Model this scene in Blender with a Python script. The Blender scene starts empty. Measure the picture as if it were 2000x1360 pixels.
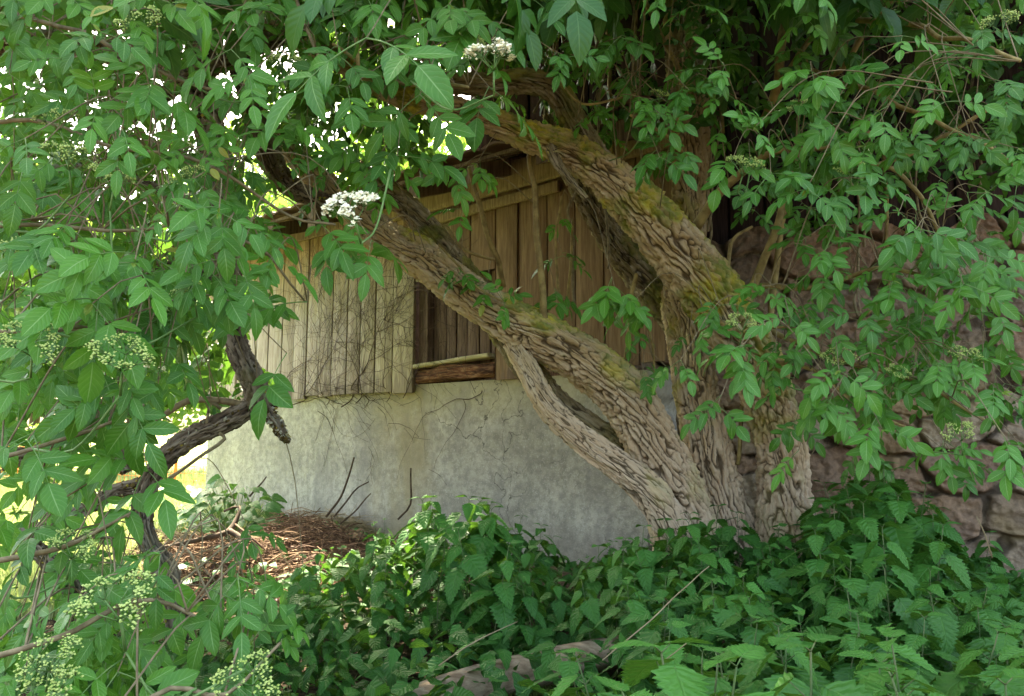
import bpy, math, random
import numpy as np

# ------------------------------------------------------------------ camera, world, sun, exposure
sc = bpy.context.scene
COL = sc.collection
rng = np.random.default_rng(11)
random.seed(11)
F = 1500.0
PITCH = math.atan(180 / 1500)
CAM = np.array([0, 0, 1.5])
cd = bpy.data.cameras.new('camera'); cam = bpy.data.objects.new('camera', cd); COL.objects.link(cam)
cam.location = CAM; cam.rotation_euler = (math.pi / 2 + PITCH, 0, 0)
cd.sensor_width = 36; cd.lens = 36 * F / 2000; cd.clip_start = .02; cd.clip_end = 500
sc.camera = cam
SUN_EL, SUN_AZ = math.radians(55), math.radians(-18)      # azimuth from +Y towards +X
w = bpy.data.worlds.new('World'); sc.world = w; w.use_nodes = True
nt = w.node_tree; bgn = nt.nodes['Background']
sky = nt.nodes.new('ShaderNodeTexSky'); sky.sky_type = 'NISHITA'; sky.sun_disc = False
sky.sun_elevation = SUN_EL; sky.sun_rotation = SUN_AZ; sky.dust_density = 5.0; sky.air_density = 1.0; sky.ozone_density = 0.2
nt.links.new(sky.outputs[0], bgn.inputs[0]); bgn.inputs[1].default_value = .15
sd = bpy.data.lights.new('sun', 'SUN'); so = bpy.data.objects.new('sun', sd); COL.objects.link(so)
sd.energy = 4.5; sd.angle = math.radians(.5); sd.color = (1, .95, .84)
so.rotation_euler = (math.pi / 2 - SUN_EL, 0, math.pi - SUN_AZ); so.location = (0, 0, 20)
sc.view_settings.view_transform = 'Standard'; sc.view_settings.look = 'None'
sc.view_settings.exposure = 3.1; sc.view_settings.use_white_balance = True; sc.view_settings.white_balance_temperature = 7500; sc.view_settings.white_balance_tint = 6; sc.view_settings.gamma = 1
sc.cycles.max_bounces = 7; sc.cycles.diffuse_bounces = 4; sc.cycles.glossy_bounces = 2
sc.cycles.transmission_bounces = 4; sc.cycles.use_denoising = True

# ------------------------------------------------------------------ helpers
def ray(px, py):
    a = (px - 1000) / F; b = (680 - py) / F
    return np.array([a, math.cos(PITCH) - b * math.sin(PITCH), math.sin(PITCH) + b * math.cos(PITCH)])
def P(px, py, Y):
    r = ray(px, py); return CAM + r * (Y / r[1])
def pxscale(Y): return Y / F
def proj(p):
    d = np.asarray(p) - CAM
    f = np.array([0, math.cos(PITCH), math.sin(PITCH)]); u = np.array([0, -math.sin(PITCH), math.cos(PITCH)])
    k = d @ f
    return 1000 + F * d[..., 0] / k, 680 - F * (d @ u) / k
def ss(a, b, x): t = np.clip((x - a) / (b - a), 0, 1); return t * t * (3 - 2 * t)
def hsh(*a):
    n = np.zeros(np.broadcast(*a).shape, dtype=np.uint64)
    for i, v in enumerate(a):
        n = (n ^ (np.asarray(v).astype(np.int64).astype(np.uint64) + np.uint64(0x9E3779B97F4A7C15 & 0xffffffffffff))) * np.uint64(6364136223846793005 + 2 * i)
        n ^= n >> np.uint64(29)
    return ((n >> np.uint64(11)).astype(np.float64)) / float(1 << 53)
def vn(x, y, z, seed=0):
    xi, yi, zi = np.floor(x), np.floor(y), np.floor(z)
    fx, fy, fz = x - xi, y - yi, z - zi
    fx, fy, fz = [t * t * (3 - 2 * t) for t in (fx, fy, fz)]
    r = 0
    for i in (0, 1):
        for j in (0, 1):
            for k in (0, 1):
                r = r + hsh(xi + i, yi + j, zi + k, xi * 0 + seed) * (fx if i else 1 - fx) * (fy if j else 1 - fy) * (fz if k else 1 - fz)
    return r * 2 - 1
def fbm(x, y, z, seed=0, o=3):
    r = 0; a = 1.0
    for i in range(o):
        r = r + a * vn(x * 2 ** i, y * 2 ** i, z * 2 ** i, seed + i); a *= .5
    return r
def voro(u, v, seed=0, wrap=None):
    ui, vi = np.floor(u), np.floor(v)
    f1 = np.full(u.shape, 9.); f2 = np.full(u.shape, 9.); cid = np.zeros(u.shape)
    for i in (-1, 0, 1):
        for j in (-1, 0, 1):
            cx, cy = ui + i, vi + j
            hx = np.mod(cx, wrap) if wrap else cx
            px = cx + .1 + .8 * hsh(hx, cy, cx * 0 + seed); py = cy + .1 + .8 * hsh(hx, cy, cx * 0 + seed + 7)
            d = np.hypot(u - px, v - py); idv = hsh(hx, cy, cx * 0 + seed + 13)
            c = d < f1
            f2 = np.where(c, f1, np.minimum(f2, d)); cid = np.where(c, idv, cid); f1 = np.where(c, d, f1)
    return f1, f2, cid

def mesh_obj(name, V, Fc, mat, parent=None, attrs=None, smooth=True, link=True):
    """V (n,3), Fc array (m,3|4) or list of such arrays; attrs name -> (n,) or (n,3)"""
    if not isinstance(Fc, list): Fc = [Fc]
    Fc = [np.asarray(f, dtype=np.int32) for f in Fc if len(f)]
    me = bpy.data.meshes.new(name)
    V = np.asarray(V, dtype=np.float32)
    me.vertices.add(len(V)); me.vertices.foreach_set('co', V.ravel())
    nl = sum(f.size for f in Fc); nf = sum(len(f) for f in Fc)
    me.loops.add(nl); me.polygons.add(nf)
    me.loops.foreach_set('vertex_index', np.concatenate([f.ravel() for f in Fc]))
    tot = np.concatenate([np.full(len(f), f.shape[1], dtype=np.int32) for f in Fc])
    st = np.concatenate([[0], np.cumsum(tot)[:-1]]).astype(np.int32)
    me.polygons.foreach_set('loop_start', st)
    try: me.polygons.foreach_set('loop_total', tot)
    except Exception: pass
    me.update(calc_edges=True)
    me.polygons.foreach_set('use_smooth', np.full(nf, smooth))
    for k, a in (attrs or {}).items():
        a = np.asarray(a, dtype=np.float32)
        if a.ndim == 1:
            at = me.attributes.new(k, 'FLOAT', 'POINT'); at.data.foreach_set('value', a)
        else:
            at = me.attributes.new(k, 'FLOAT_VECTOR', 'POINT'); at.data.foreach_set('vector', a.ravel())
    me.validate()
    if mat: me.materials.append(mat)
    o = bpy.data.objects.new(name, me)
    if link: COL.objects.link(o)
    if parent: o.parent = parent
    return o
def tag(o, label=None, cat=None, group=None, kind=None):
    if label: o['label'] = label
    if cat: o['category'] = cat
    if group: o['group'] = group
    if kind: o['kind'] = kind
    return o
def empty(name, loc=(0, 0, 0), rz=0):
    o = bpy.data.objects.new(name, None); COL.objects.link(o); o.location = loc; o.rotation_euler = (0, 0, rz)
    o.empty_display_size = .1; return o
class Acc:
    def __init__(s): s.V = []; s.Q = []; s.T = []; s.A = []; s.n = 0
    def add(s, V, Q=None, T=None, A=None):
        V = np.asarray(V, dtype=float); 
        if Q is not None and len(Q): s.Q.append(np.asarray(Q) + s.n)
        if T is not None and len(T): s.T.append(np.asarray(T) + s.n)
        s.V.append(V); s.A.append(np.zeros((len(V), 3)) if A is None else np.broadcast_to(np.asarray(A, dtype=float), (len(V), 3))); s.n += len(V)
    def box(s, x0, x1, y0, y1, z0, z1, A=None, rot=0, jit=0):
        V = np.array([(x, y, z) for x in (x0, x1) for y in (y0, y1) for z in (z0, z1)], dtype=float)
        if jit: V += rng.normal(0, jit, V.shape)
        if rot:
            c = V.mean(0); R = np.array([[math.cos(rot), 0, math.sin(rot)], [0, 1, 0], [-math.sin(rot), 0, math.cos(rot)]]); V = (V - c) @ R.T + c
        s.add(V, [(0, 1, 3, 2), (4, 6, 7, 5), (0, 4, 5, 1), (2, 3, 7, 6), (0, 2, 6, 4), (1, 5, 7, 3)], A=A)
    def obj(s, name, mat, parent=None, smooth=True, link=True, attr='lc'):
        f = []
        if s.Q: f.append(np.concatenate(s.Q))
        if s.T: f.append(np.concatenate(s.T))
        return mesh_obj(name, np.concatenate(s.V), f, mat, parent, {attr: np.concatenate(s.A)}, smooth, link)

def spline(pts, step):
    pts = np.asarray(pts, dtype=float)
    if len(pts) < 3:
        n = max(2, int(np.linalg.norm(pts[1, :3] - pts[0, :3]) / step)); t = np.linspace(0, 1, n + 1)[:, None]
        return pts[0] * (1 - t) + pts[1] * t
    Q = np.vstack([2 * pts[0] - pts[1], pts, 2 * pts[-1] - pts[-2]]); out = []
    for i in range(1, len(Q) - 2):
        a, b, c, d = Q[i - 1], Q[i], Q[i + 1], Q[i + 2]
        n = max(2, int(np.linalg.norm(c[:3] - b[:3]) / step))
        t = np.arange(n)[:, None] / n
        out.append(.5 * (2 * b + (c - a) * t + (2 * a - 5 * b + 4 * c - d) * t ** 2 + (3 * b - a - 3 * c + d) * t ** 3))
    out.append(pts[-1:]); return np.vstack(out)
def frames(p):
    t = np.gradient(p, axis=0); t /= np.linalg.norm(t, axis=1)[:, None] + 1e-9
    n = np.cross(t[0], [0, 0, 1.]); 
    if np.linalg.norm(n) < .1: n = np.cross(t[0], [0, 1., 0])
    n /= np.linalg.norm(n); N = [n]
    for i in range(1, len(p)):
        n = N[-1] - t[i] * (N[-1] @ t[i]); N.append(n / (np.linalg.norm(n) + 1e-9))
    N = np.array(N); return t, N, np.cross(t, N)
def grid_quads(nr, nc, wrap=True):
    i = np.arange(nr - 1)[:, None]; j = np.arange(nc if wrap else nc - 1)[None, :]; k = (j + 1) % nc
    return np.stack([i * nc + j, i * nc + k, (i + 1) * nc + k, (i + 1) * nc + j], -1).reshape(-1, 4)
def tube(pts, nu=6, step=.03, wob=0, A=(0, 0, 0), acc=None):
    """pts (n,4): xyz radius -> simple tapered tube added to acc"""
    s = spline(pts, step); p = s[:, :3].copy()
    if wob: p += np.stack([vn(p[:, 2] * 9 + 3.1, p[:, 0] * 9, p[:, 1] * 9, q) for q in (1, 2, 3)], 1) * wob
    t, N, B = frames(p); th = np.arange(nu) * 2 * math.pi / nu
    r = np.maximum(s[:, 3], .0004)
    V = p[:, None] + (N[:, None] * np.cos(th)[None, :, None] + B[:, None] * np.sin(th)[None, :, None]) * r[:, None, None]
    V = V.reshape(-1, 3); Q = grid_quads(len(p), nu)
    V = np.vstack([V, p[0], p[-1] + t[-1] * r[-1] * .6]); n = len(V)
    j = np.arange(nu); T = [(n - 2, (a + 1) % nu, a) for a in j] + [(n - 1, (len(p) - 1) * nu + a, (len(p) - 1) * nu + (a + 1) % nu) for a in j]
    if acc is not None: acc.add(V, Q, T, A)
    return p, r

# bark: real furrows cut into the mesh
def bark_tube(name, pts, mat, parent, nu=200, step=.006, depth=.015, cell=.030, elong=4.4, lump=.085, seed=1, flake=0.0, moss=0.0):
    s = spline(pts, step); p = s[:, :3]; r0 = s[:, 3]
    t, N, B = frames(p); nr = len(p)
    arc = np.concatenate([[0], np.cumsum(np.linalg.norm(np.diff(p, axis=0), axis=1))])
    th = np.arange(nu) * 2 * math.pi / nu
    TH, S = np.meshgrid(th, arc); R = r0[:, None]
    dirv = N[:, None] * np.cos(TH)[..., None] + B[:, None] * np.sin(TH)[..., None]
    base = p[:, None] + dirv * R[..., None]
    X, Yc, Z = base[..., 0], base[..., 1], base[..., 2]
    tw = .9 * vn(S * .9, S * 0 + seed, S * 0, seed) + .5 * S   # spiral of the grain
    c2, s2 = np.cos(TH + tw), np.sin(TH + tw)
    lob = lump * (vn(c2 * 1.7 + 5, s2 * 1.7 + 5, S * 1.6, seed + 3) + .5 * vn(c2 * 3.4, s2 * 3.4, S * 3.1, seed + 4))
    wrap = max(6, round(2 * math.pi * float(np.mean(r0)) / cell))
    U = (TH + tw) / (2 * math.pi) * wrap; Vv = S / (cell * elong)
    wrap_k = 1.0
    wu = 1.0 * fbm(c2 * 3, s2 * 3, S * 7, seed + 5, 3); wv = .7 * fbm(c2 * 3 + 9, s2 * 3, S * 9, seed + 6, 2)
    f1, f2, cid = voro(U + wu, Vv + wv + .5 * np.sin(U * 2 * math.pi / wrap * 3), seed, wrap)
    e = f2 - f1
    pl = ss(-.02, .14, e + .06 * fbm(X * 25, Yc * 25, Z * 25, seed + 12, 2))
    wa = fbm(c2 * 1.1, s2 * 1.1, S * 3.2, seed + 15, 3) + .35 * fbm(c2 * 3, s2 * 3, S * 14, seed + 25, 2); wb = fbm(c2 * 1.1 + 4, s2 * 1.1, S * 4.0, seed + 17, 3) + .35 * fbm(c2 * 3, s2 * 3 + 5, S * 16, seed + 26, 2)
    sl_ = S / (cell * elong) * .55
    ha = np.abs(np.sin(math.pi * (U * wrap_k + 1.5 * wa + 0 * sl_))); hb = np.abs(np.sin(math.pi * (np.round(wrap * .62) / wrap * U * 1.0 + 1.9 * wb)))
    brk_ = .30 * fbm(X * 12, Yc * 12, Z * 12, seed + 19, 2)
    ridge = np.minimum(ss(.0, .62, ha + brk_ * .15), ss(-.02, .42, hb + brk_ * .3)) * (.88 + .12 * pl)
    g1, g2, gid = voro(U * 2.02 / 1 + 3 * wu, Vv * 2.3 + 2 * wv, seed + 21, wrap * 2)
    fine = ss(0, .5, g2 - g1)
    rough = fbm(X * 60, Yc * 60, Z * 60, seed + 8, 2)
    tilt = (cid - .5)
    fl = flake * (np.mod(Vv + cid * 3, 1.0)) * ridge
    sc_ = np.minimum(1, R / .05)
    h = depth * sc_ * (ridge * (.95 + .5 * tilt) + .42 * fine * ridge + .22 * rough + .5 * fbm(c2 * 9, s2 * 9, S * 5, seed + 14, 2) - .6 + fl)
    mm = ss(-.1, .5, fbm(X * 7, Yc * 7, Z * 7, seed + 9, 3) + moss + .5 * dirv[..., 2] - .45)
    h = h + mm * .004 * fbm(X * 90, Yc * 90, Z * 90, seed + 31, 2) + .006 * mm
    V = p[:, None] + dirv * (R * (1 + lob) + h)[..., None]
    A = np.stack([ridge * (.7 + .3 * fine), mm, cid], -1).reshape(-1, 3)
    V = V.reshape(-1, 3); Q = grid_quads(nr, nu)
    n = len(V); V = np.vstack([V, p[-1]]); A = np.vstack([A, A[-1]])
    T = np.array([(n, (nr - 1) * nu + a, (nr - 1) * nu + (a + 1) % nu) for a in range(nu)])
    K = np.stack([c2 * R, s2 * R, S * .16], -1).reshape(-1, 3); K = np.vstack([K, K[-1]])
    return mesh_obj(name, V, [Q, T], mat, parent, {'lc': A, 'bk': K})

# ------------------------------------------------------------------ materials
class M:
    def __init__(s, name, rough=.8, spec=.3):
        s.m = bpy.data.materials.new(name); s.m.use_nodes = True; s.nt = s.m.node_tree
        s.b = s.nt.nodes['Principled BSDF']; s.b.inputs['Roughness'].default_value = rough
        s.b.inputs['Specular IOR Level'].default_value = spec
    def n(s, t, **k):
        x = s.nt.nodes.new(t)
        for a, v in k.items(): setattr(x, a, v)
        return x
    def put(s, inp, v):
        if v is None: return
        if isinstance(v, (int, float)): inp.default_value = v
        elif isinstance(v, tuple): inp.default_value = (*v, 1) if len(v) == 3 and inp.type == 'RGBA' else v
        else: s.nt.links.new(v, inp)
    def attr(s, name='lc'):
        a = s.n('ShaderNodeAttribute', attribute_name=name); x = s.n('ShaderNodeSeparateXYZ'); s.nt.links.new(a.outputs['Vector'], x.inputs[0]); return x.outputs
    def math(s, op, a, b=None, c=None, clamp=False):
        x = s.n('ShaderNodeMath', operation=op, use_clamp=clamp); s.put(x.inputs[0], a); s.put(x.inputs[1], b); s.put(x.inputs[2], c); return x.outputs[0]
    def step(s, v, a, b, lo=0., hi=1.):
        x = s.n('ShaderNodeMapRange', interpolation_type='SMOOTHSTEP'); s.put(x.inputs[0], v); s.put(x.inputs[1], a); s.put(x.inputs[2], b); s.put(x.inputs[3], lo); s.put(x.inputs[4], hi); return x.outputs[0]
    def mix(s, f, a, b, bt='MIX'):
        x = s.n('ShaderNodeMix', data_type='RGBA', blend_type=bt); s.put(x.inputs[0], f); s.put(x.inputs[6], a); s.put(x.inputs[7], b); return x.outputs[2]
    def noise(s, scale, vec=None, detail=4, rough=.55, mapping=None):
        x = s.n('ShaderNodeTexNoise'); x.inputs['Scale'].default_value = scale; x.inputs['Detail'].default_value = detail; x.inputs['Roughness'].default_value = rough
        if vec is None: vec = s.coord()
        if mapping:
            mp = s.n('ShaderNodeMapping'); mp.inputs['Scale'].default_value = mapping; s.nt.links.new(vec, mp.inputs[0]); vec = mp.outputs[0]
        s.nt.links.new(vec, x.inputs['Vector']); return x.outputs['Fac']
    def coord(s):
        if not hasattr(s, '_c'): s._c = s.n('ShaderNodeTexCoord').outputs['Object']
        return s._c
    def xyz(s, v):
        x = s.n('ShaderNodeSeparateXYZ'); s.nt.links.new(v, x.inputs[0]); return x.outputs
    def bump(s, h, strength=.4, dist=.01):
        x = s.n('ShaderNodeBump'); x.inputs['Strength'].default_value = strength; x.inputs['Distance'].default_value = dist; s.put(x.inputs['Height'], h)
        s.nt.links.new(x.outputs[0], s.b.inputs['Normal']); return x.outputs[0]
    def color(s, v): s.put(s.b.inputs['Base Color'], v)

def leaf_mat(name, lo, hi, vein, nveins=7, bump=.5, trans=.28, rough=.42, spec=.38, tcol=(.25, .5, .05), dist=.002, odd=None):
    m = M(name, rough, spec); u, v, r = m.attr()
    au = m.math('ABSOLUTE', u)
    mid = m.step(au, .0, .09, 1, 0)
    ph = m.math('MULTIPLY', m.math('SUBTRACT', v, m.math('MULTIPLY', au, .28)), nveins * 2 * math.pi)
    sv = m.math('SINE', ph)
    vs = m.step(sv, .75, 1.0)
    n1 = m.noise(90, detail=3)
    c = m.mix(m.math('ADD', m.math('MULTIPLY', r, .8), m.math('MULTIPLY', n1, .25), clamp=True), lo, hi)
    if odd: c = m.mix(m.step(r, .94, .96), c, odd)
    c = m.mix(m.math('MAXIMUM', m.math('MULTIPLY', mid, .75), m.math('MULTIPLY', vs, .16)), c, vein)
    m.color(c)
    h = m.math('ADD', m.math('MULTIPLY', sv, -.5), m.math('MULTIPLY', mid, -1.2)); h = m.math('ADD', h, m.math('MULTIPLY', n1, .8))
    nb = m.bump(h, bump, dist)
    tr = m.n('ShaderNodeBsdfTranslucent'); m.put(tr.inputs[0], m.mix(.45, c, tcol)); m.nt.links.new(nb, tr.inputs['Normal'])
    mx = m.n('ShaderNodeMixShader'); mx.inputs[0].default_value = trans
    m.nt.links.new(m.b.outputs[0], mx.inputs[1]); m.nt.links.new(tr.outputs[0], mx.inputs[2])
    m.nt.links.new(mx.outputs[0], m.nt.nodes['Material Output'].inputs[0]); return m.m
MAT = {}
MAT['elder'] = leaf_mat('elder_leaf', (.018, .105, .010), (.095, .290, .028), (.26, .44, .15), bump=.22, rough=.44, odd=(.30, .30, .05))
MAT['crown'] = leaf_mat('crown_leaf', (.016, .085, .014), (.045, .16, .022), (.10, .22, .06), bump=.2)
MAT['nettle'] = leaf_mat('nettle_leaf', (.010, .070, .009), (.058, .205, .026), (.06, .19, .030), nveins=6, bump=.5, rough=.55, spec=.35, dist=.004, trans=.22)
MAT['far'] = leaf_mat('far_leaf', (.09, .20, .03), (.20, .34, .06), (.2, .34, .08), bump=.1, trans=.4, tcol=(.4, .6, .08))
MAT['weed'] = leaf_mat('weed_leaf', (.05, .16, .05), (.10, .26, .07), (.2, .34, .15), bump=.4)

def simple(name, c1, c2, scale=20, rough=.8, bump=.3, dist=.004, mapping=None, spec=.25, rnd=0):
    m = M(name, rough, spec); n1 = m.noise(scale, mapping=mapping); f = m.step(n1, .3, .7)
    if rnd:
        a = m.attr(); f = m.math('ADD', m.math('MULTIPLY', f, 1 - rnd), m.math('MULTIPLY', a[2], rnd))
    m.color(m.mix(f, c1, c2)); m.bump(n1, bump, dist); return m.m
MAT['green_stem'] = simple('green_stem', (.09, .2, .05), (.17, .27, .09), 30, .5)
MAT['twig'] = simple('twig_bark', (.14, .11, .06), (.26, .21, .12), 40, .8)
MAT['shoot'] = simple('shoot_bark', (.17, .12, .045), (.33, .26, .10), 25, .75, .5)
MAT['nettle_stem'] = simple('nettle_stem', (.07, .13, .04), (.12, .14, .06), 30, .6)
MAT['bud'] = simple('green_buds', (.34, .46, .10), (.52, .62, .20), 60, .5)
MAT['blossom'] = simple('cream_blossom', (.86, .82, .55), (.93, .90, .72), 60, .6)
MAT['litter'] = simple('dead_stems', (.045, .018, .014), (.33, .21, .12), 8, .85, .2, rnd=.8)
MAT['straw'] = simple('straw', (.20, .15, .08), (.45, .38, .24), 8, .8, .2, rnd=.7)
MAT['creeper'] = simple('creeper_stem', (.055, .035, .022), (.13, .09, .06), 30, .85)
MAT['rope'] = simple('orange_netting', (.75, .20, .04), (.80, .30, .08), 30, .6)
MAT['moss'] = simple('moss', (.05, .09, .012), (.14, .17, .03), 60, .95, .8)
MAT['grass'] = leaf_mat('grass_blade', (.22, .30, .08), (.50, .52, .28), (.3, .4, .12), bump=.05, trans=.35, tcol=(.4, .55, .1))

def bark_mat(name, tan, tan2, dark, lich, lich2, low=None, lowz=(1.1, 2.0)):
    m = M(name, .88, .2); rg, mo, cid = m.attr()
    co = m.coord(); z = m.xyz(co)[2]
    bk = m.n('ShaderNodeAttribute', attribute_name='bk').outputs['Vector']
    n1 = m.noise(6, detail=5); n2 = m.noise(60, bk, 5); n3 = m.noise(14, detail=4); n4 = m.noise(150, bk, 4, .7)
    base = m.mix(m.math('ADD', m.math('MULTIPLY', cid, .5), m.math('MULTIPLY', m.step(n1, .3, .7), .5)), tan, tan2)
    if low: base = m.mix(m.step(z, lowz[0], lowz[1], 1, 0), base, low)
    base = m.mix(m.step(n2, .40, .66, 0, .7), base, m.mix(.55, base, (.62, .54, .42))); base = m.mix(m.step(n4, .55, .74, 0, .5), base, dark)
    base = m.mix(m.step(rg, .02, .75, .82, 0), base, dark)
    lc = m.mix(m.step(n3, .35, .65), lich, lich2)
    lf = m.math('MULTIPLY', m.math('MULTIPLY', m.math('MULTIPLY', mo, m.step(z, 1.25, 2.1, .25, 1)), m.step(m.math('ADD', n2, m.math('MULTIPLY', n3, .25)), .38, .72)), .95)
    m.color(m.mix(lf, base, lc))
    m.bump(m.math('ADD', m.math('MULTIPLY', n2, 1.0), m.math('MULTIPLY', n4, .7)), .9, .010); return m.m
MAT['bark'] = bark_mat('elder_bark', (.38, .27, .13), (.54, .42, .23), (.050, .030, .013), (.44, .38, .04), (.17, .21, .04), (.58, .42, .30), (1.0, 2.1))
MAT['bark_red'] = bark_mat('flaky_red_bark', (.26, .14, .06), (.38, .25, .13), (.04, .022, .012), (.30, .26, .06), (.16, .18, .05), (.44, .32, .24), (.8, 1.6))
MAT['bark_moss'] = bark_mat('mossy_bark', (.16, .12, .06), (.27, .22, .11), (.03, .02, .012), (.26, .25, .05), (.11, .13, .03))
MAT['bark_dark'] = bark_mat('lichen_bark', (.085, .06, .04), (.16, .12, .085), (.02, .014, .01), (.30, .30, .22), (.11, .095, .03))

# ------------------------------------------------------------------ the setting: ground, meadow
def gh(x, y):
    x = np.asarray(x, float); y = np.asarray(y, float)
    h = .62 + .14 * ss(1.2, 2.2, y) + .12 * ss(2.2, 3.6, y)
    h = h + .03 * vn(x * 2, y * 2, x * 0 + .5, 3) * ss(40, 5, y)
    return h
ax = np.concatenate([-np.geomspace(120, 4.2, 30), np.linspace(-4, 4, 81), np.geomspace(4.2, 120, 30)])
ay = np.concatenate([-np.geomspace(60, 1.2, 16), np.linspace(-1, 8, 91), np.geomspace(8.2, 300, 34)])
GX, GY = np.meshgrid(ax, ay); GZ = gh(GX, GY) + np.where(GY > 60, (GY - 60) * .012, 0)
m = M('ground_mix', .95, .1)
yy = m.xyz(m.coord()); n1 = m.noise(3, detail=6); n2 = m.noise(40, detail=5)
soil = m.mix(m.step(n2, .35, .65), (.035, .024, .016), (.10, .07, .045))
mead = m.mix(m.step(n1, .3, .7), (.15, .25, .05), (.30, .36, .11)); mead = m.mix(m.step(n2, .4, .6, 0, .5), mead, (.40, .38, .2))
m.color(m.mix(m.step(m.math('ADD', yy[1], m.math('MULTIPLY', n1, 1.2)), 4.3, 5.4), soil, mead)); m.bump(n2, .8, .03); MAT['ground'] = m.m
g = mesh_obj('ground', np.stack([GX, GY, GZ], -1).reshape(-1, 3), grid_quads(len(ay), len(ax), False), MAT['ground'])
tag(g, kind='structure')

# ------------------------------------------------------------------ wooden shed (local frame: x along the wall, y into the shed, z up)
SH = empty('wooden_shed', (-2.48, 6.3, 0), math.atan2(-.6247, .7809))
tag(SH, 'weathered plank shed on a pale concrete foundation behind the leaning trunks', 'shed')
def board_mat(name, kind):
    m = M(name, .85, .15); pr, rr, rnd = m.attr()
    co = m.coord(); X = m.xyz(co)
    off = m.n('ShaderNodeCombineXYZ'); m.put(off.inputs[0], m.math('MULTIPLY', rnd, 31.)); m.put(off.inputs[2], m.math('MULTIPLY', rnd, 17.))
    va = m.n('ShaderNodeVectorMath', operation='ADD'); m.nt.links.new(co, va.inputs[0]); m.nt.links.new(off.outputs[0], va.inputs[1]); vec = va.outputs[0]
    gr = m.noise(9, vec, 6, .65, (9, 9, .55)); gr2 = m.noise(30, vec, 4, .6, (9, 9, .35)); bl = m.noise(2.2, vec, 4, .6, (1, 1, .6)); st = m.noise(4.0, vec, 4, .6, (5, 1, .5))
    if kind == 'wall':
        warm = m.mix(m.step(gr, .3, .7), (.165, .10, .055), (.30, .205, .12))
        pale = m.mix(m.step(gr, .3, .7), (.33, .27, .17), (.50, .44, .31))
        grey = m.mix(m.step(gr, .3, .7), (.34, .27, .24), (.54, .47, .43))
        xn = m.math('ADD', X[0], m.math('MULTIPLY', m.math('SUBTRACT', bl, .5), .6))
        zn = m.math('ADD', X[2], m.math('MULTIPLY', m.math('SUBTRACT', st, .5), .7))
        c = m.mix(m.step(xn, 2.5, 2.9), pale, warm)
        c = m.mix(m.math('MULTIPLY', m.step(xn, 1.7, 2.3, 1, 0), m.step(zn, 2.2, 2.65, 1, 0)), c, grey)
        org = m.mix(m.step(gr, .3, .7), (.23, .12, .05), (.42, .26, .12))
        zz = m.math('MULTIPLY', m.step(zn, 2.35, 2.95), m.step(xn, 2.2, 2.6, 1, 0))
        c = m.mix(m.math('MULTIPLY', zz, .8), c, org)
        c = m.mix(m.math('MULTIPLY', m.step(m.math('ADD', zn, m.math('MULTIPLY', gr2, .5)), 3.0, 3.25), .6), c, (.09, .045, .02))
        c = m.mix(m.math('MULTIPLY', m.step(zn, 1.84, 1.9, 1, 0), .5), c, (.13, .10, .08))
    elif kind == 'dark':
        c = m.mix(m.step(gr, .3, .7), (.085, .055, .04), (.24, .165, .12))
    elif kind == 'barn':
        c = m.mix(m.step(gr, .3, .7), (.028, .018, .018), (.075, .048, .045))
    else:
        c = m.mix(m.step(gr, .3, .7), (.20, .135, .075), (.35, .26, .155))
    c = m.mix(m.step(gr2, .52, .70, 0, .55), c, m.mix(.7, c, (.05, .03, .02)))
    c = m.mix(m.math('MULTIPLY', m.math('SUBTRACT', rnd, .5), .5, clamp=True), c, (.12, .075, .04))
    m.color(c); m.bump(m.math('ADD', gr, m.math('MULTIPLY', gr2, .7)), .55, .006); return m.m
MAT['board'] = board_mat('weathered_boards', 'wall'); MAT['board_dark'] = board_mat('dark_boards', 'dark')
MAT['barn_board'] = board_mat('barn_boards', 'barn'); MAT['timber'] = board_mat('golden_timber', 'timber')
def boards(acc, x0, x1, z0, z1, wid=(.13, .2), y=(-.045, -.02), zj=.012, gap=.005, cup=.004):
    x = x0
    while x < x1 - .03:
        wd = random.uniform(*wid)
        if x + wd > x1 - .05: wd = x1 - x
        yy = random.uniform(-.004, .004); r = random.random(); zb = z0 + random.uniform(-zj, zj); tw = random.uniform(-.004, .004)
        nz = 24; nx = 7
        zs = np.linspace(zb, z1, nz); us = np.linspace(0, 1, nx)
        U, Z = np.meshgrid(us, zs)
        ew = .003 * vn(Z * 5, Z * 0 + x * 9, Z * 0, 5)
        Xx = x + gap / 2 + ew + (wd - gap) * U
        cp = y[0] + yy + cup * (U * 2 - 1) ** 2 + tw * (U - .5) + .002 * vn(Xx * 30, Z * 2, Z * 0, 9) + np.where((U < .01) | (U > .99), .004, 0)
        V = np.stack([Xx, cp, Z], -1).reshape(-1, 3); q = grid_quads(nz, nx, False)
        acc.add(V, q, A=(0, 0, r))
        # edges and back
        b = np.array([(x + gap / 2, cp.min(), zb), (x + wd - gap / 2, cp.min(), zb), (x + wd - gap / 2, y[1], zb), (x + gap / 2, y[1], zb),
                      (x + gap / 2, cp.min(), z1), (x + wd - gap / 2, cp.min(), z1), (x + wd - gap / 2, y[1], z1), (x + gap / 2, y[1], z1)])
        b[[0, 1, 4, 5], 1] += .006
        acc.add(b, [(0, 3, 2, 1), (0, 4, 7, 3), (1, 2, 6, 5), (3, 7, 6, 2)], A=(0, 0, r))
        x += wd
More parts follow.
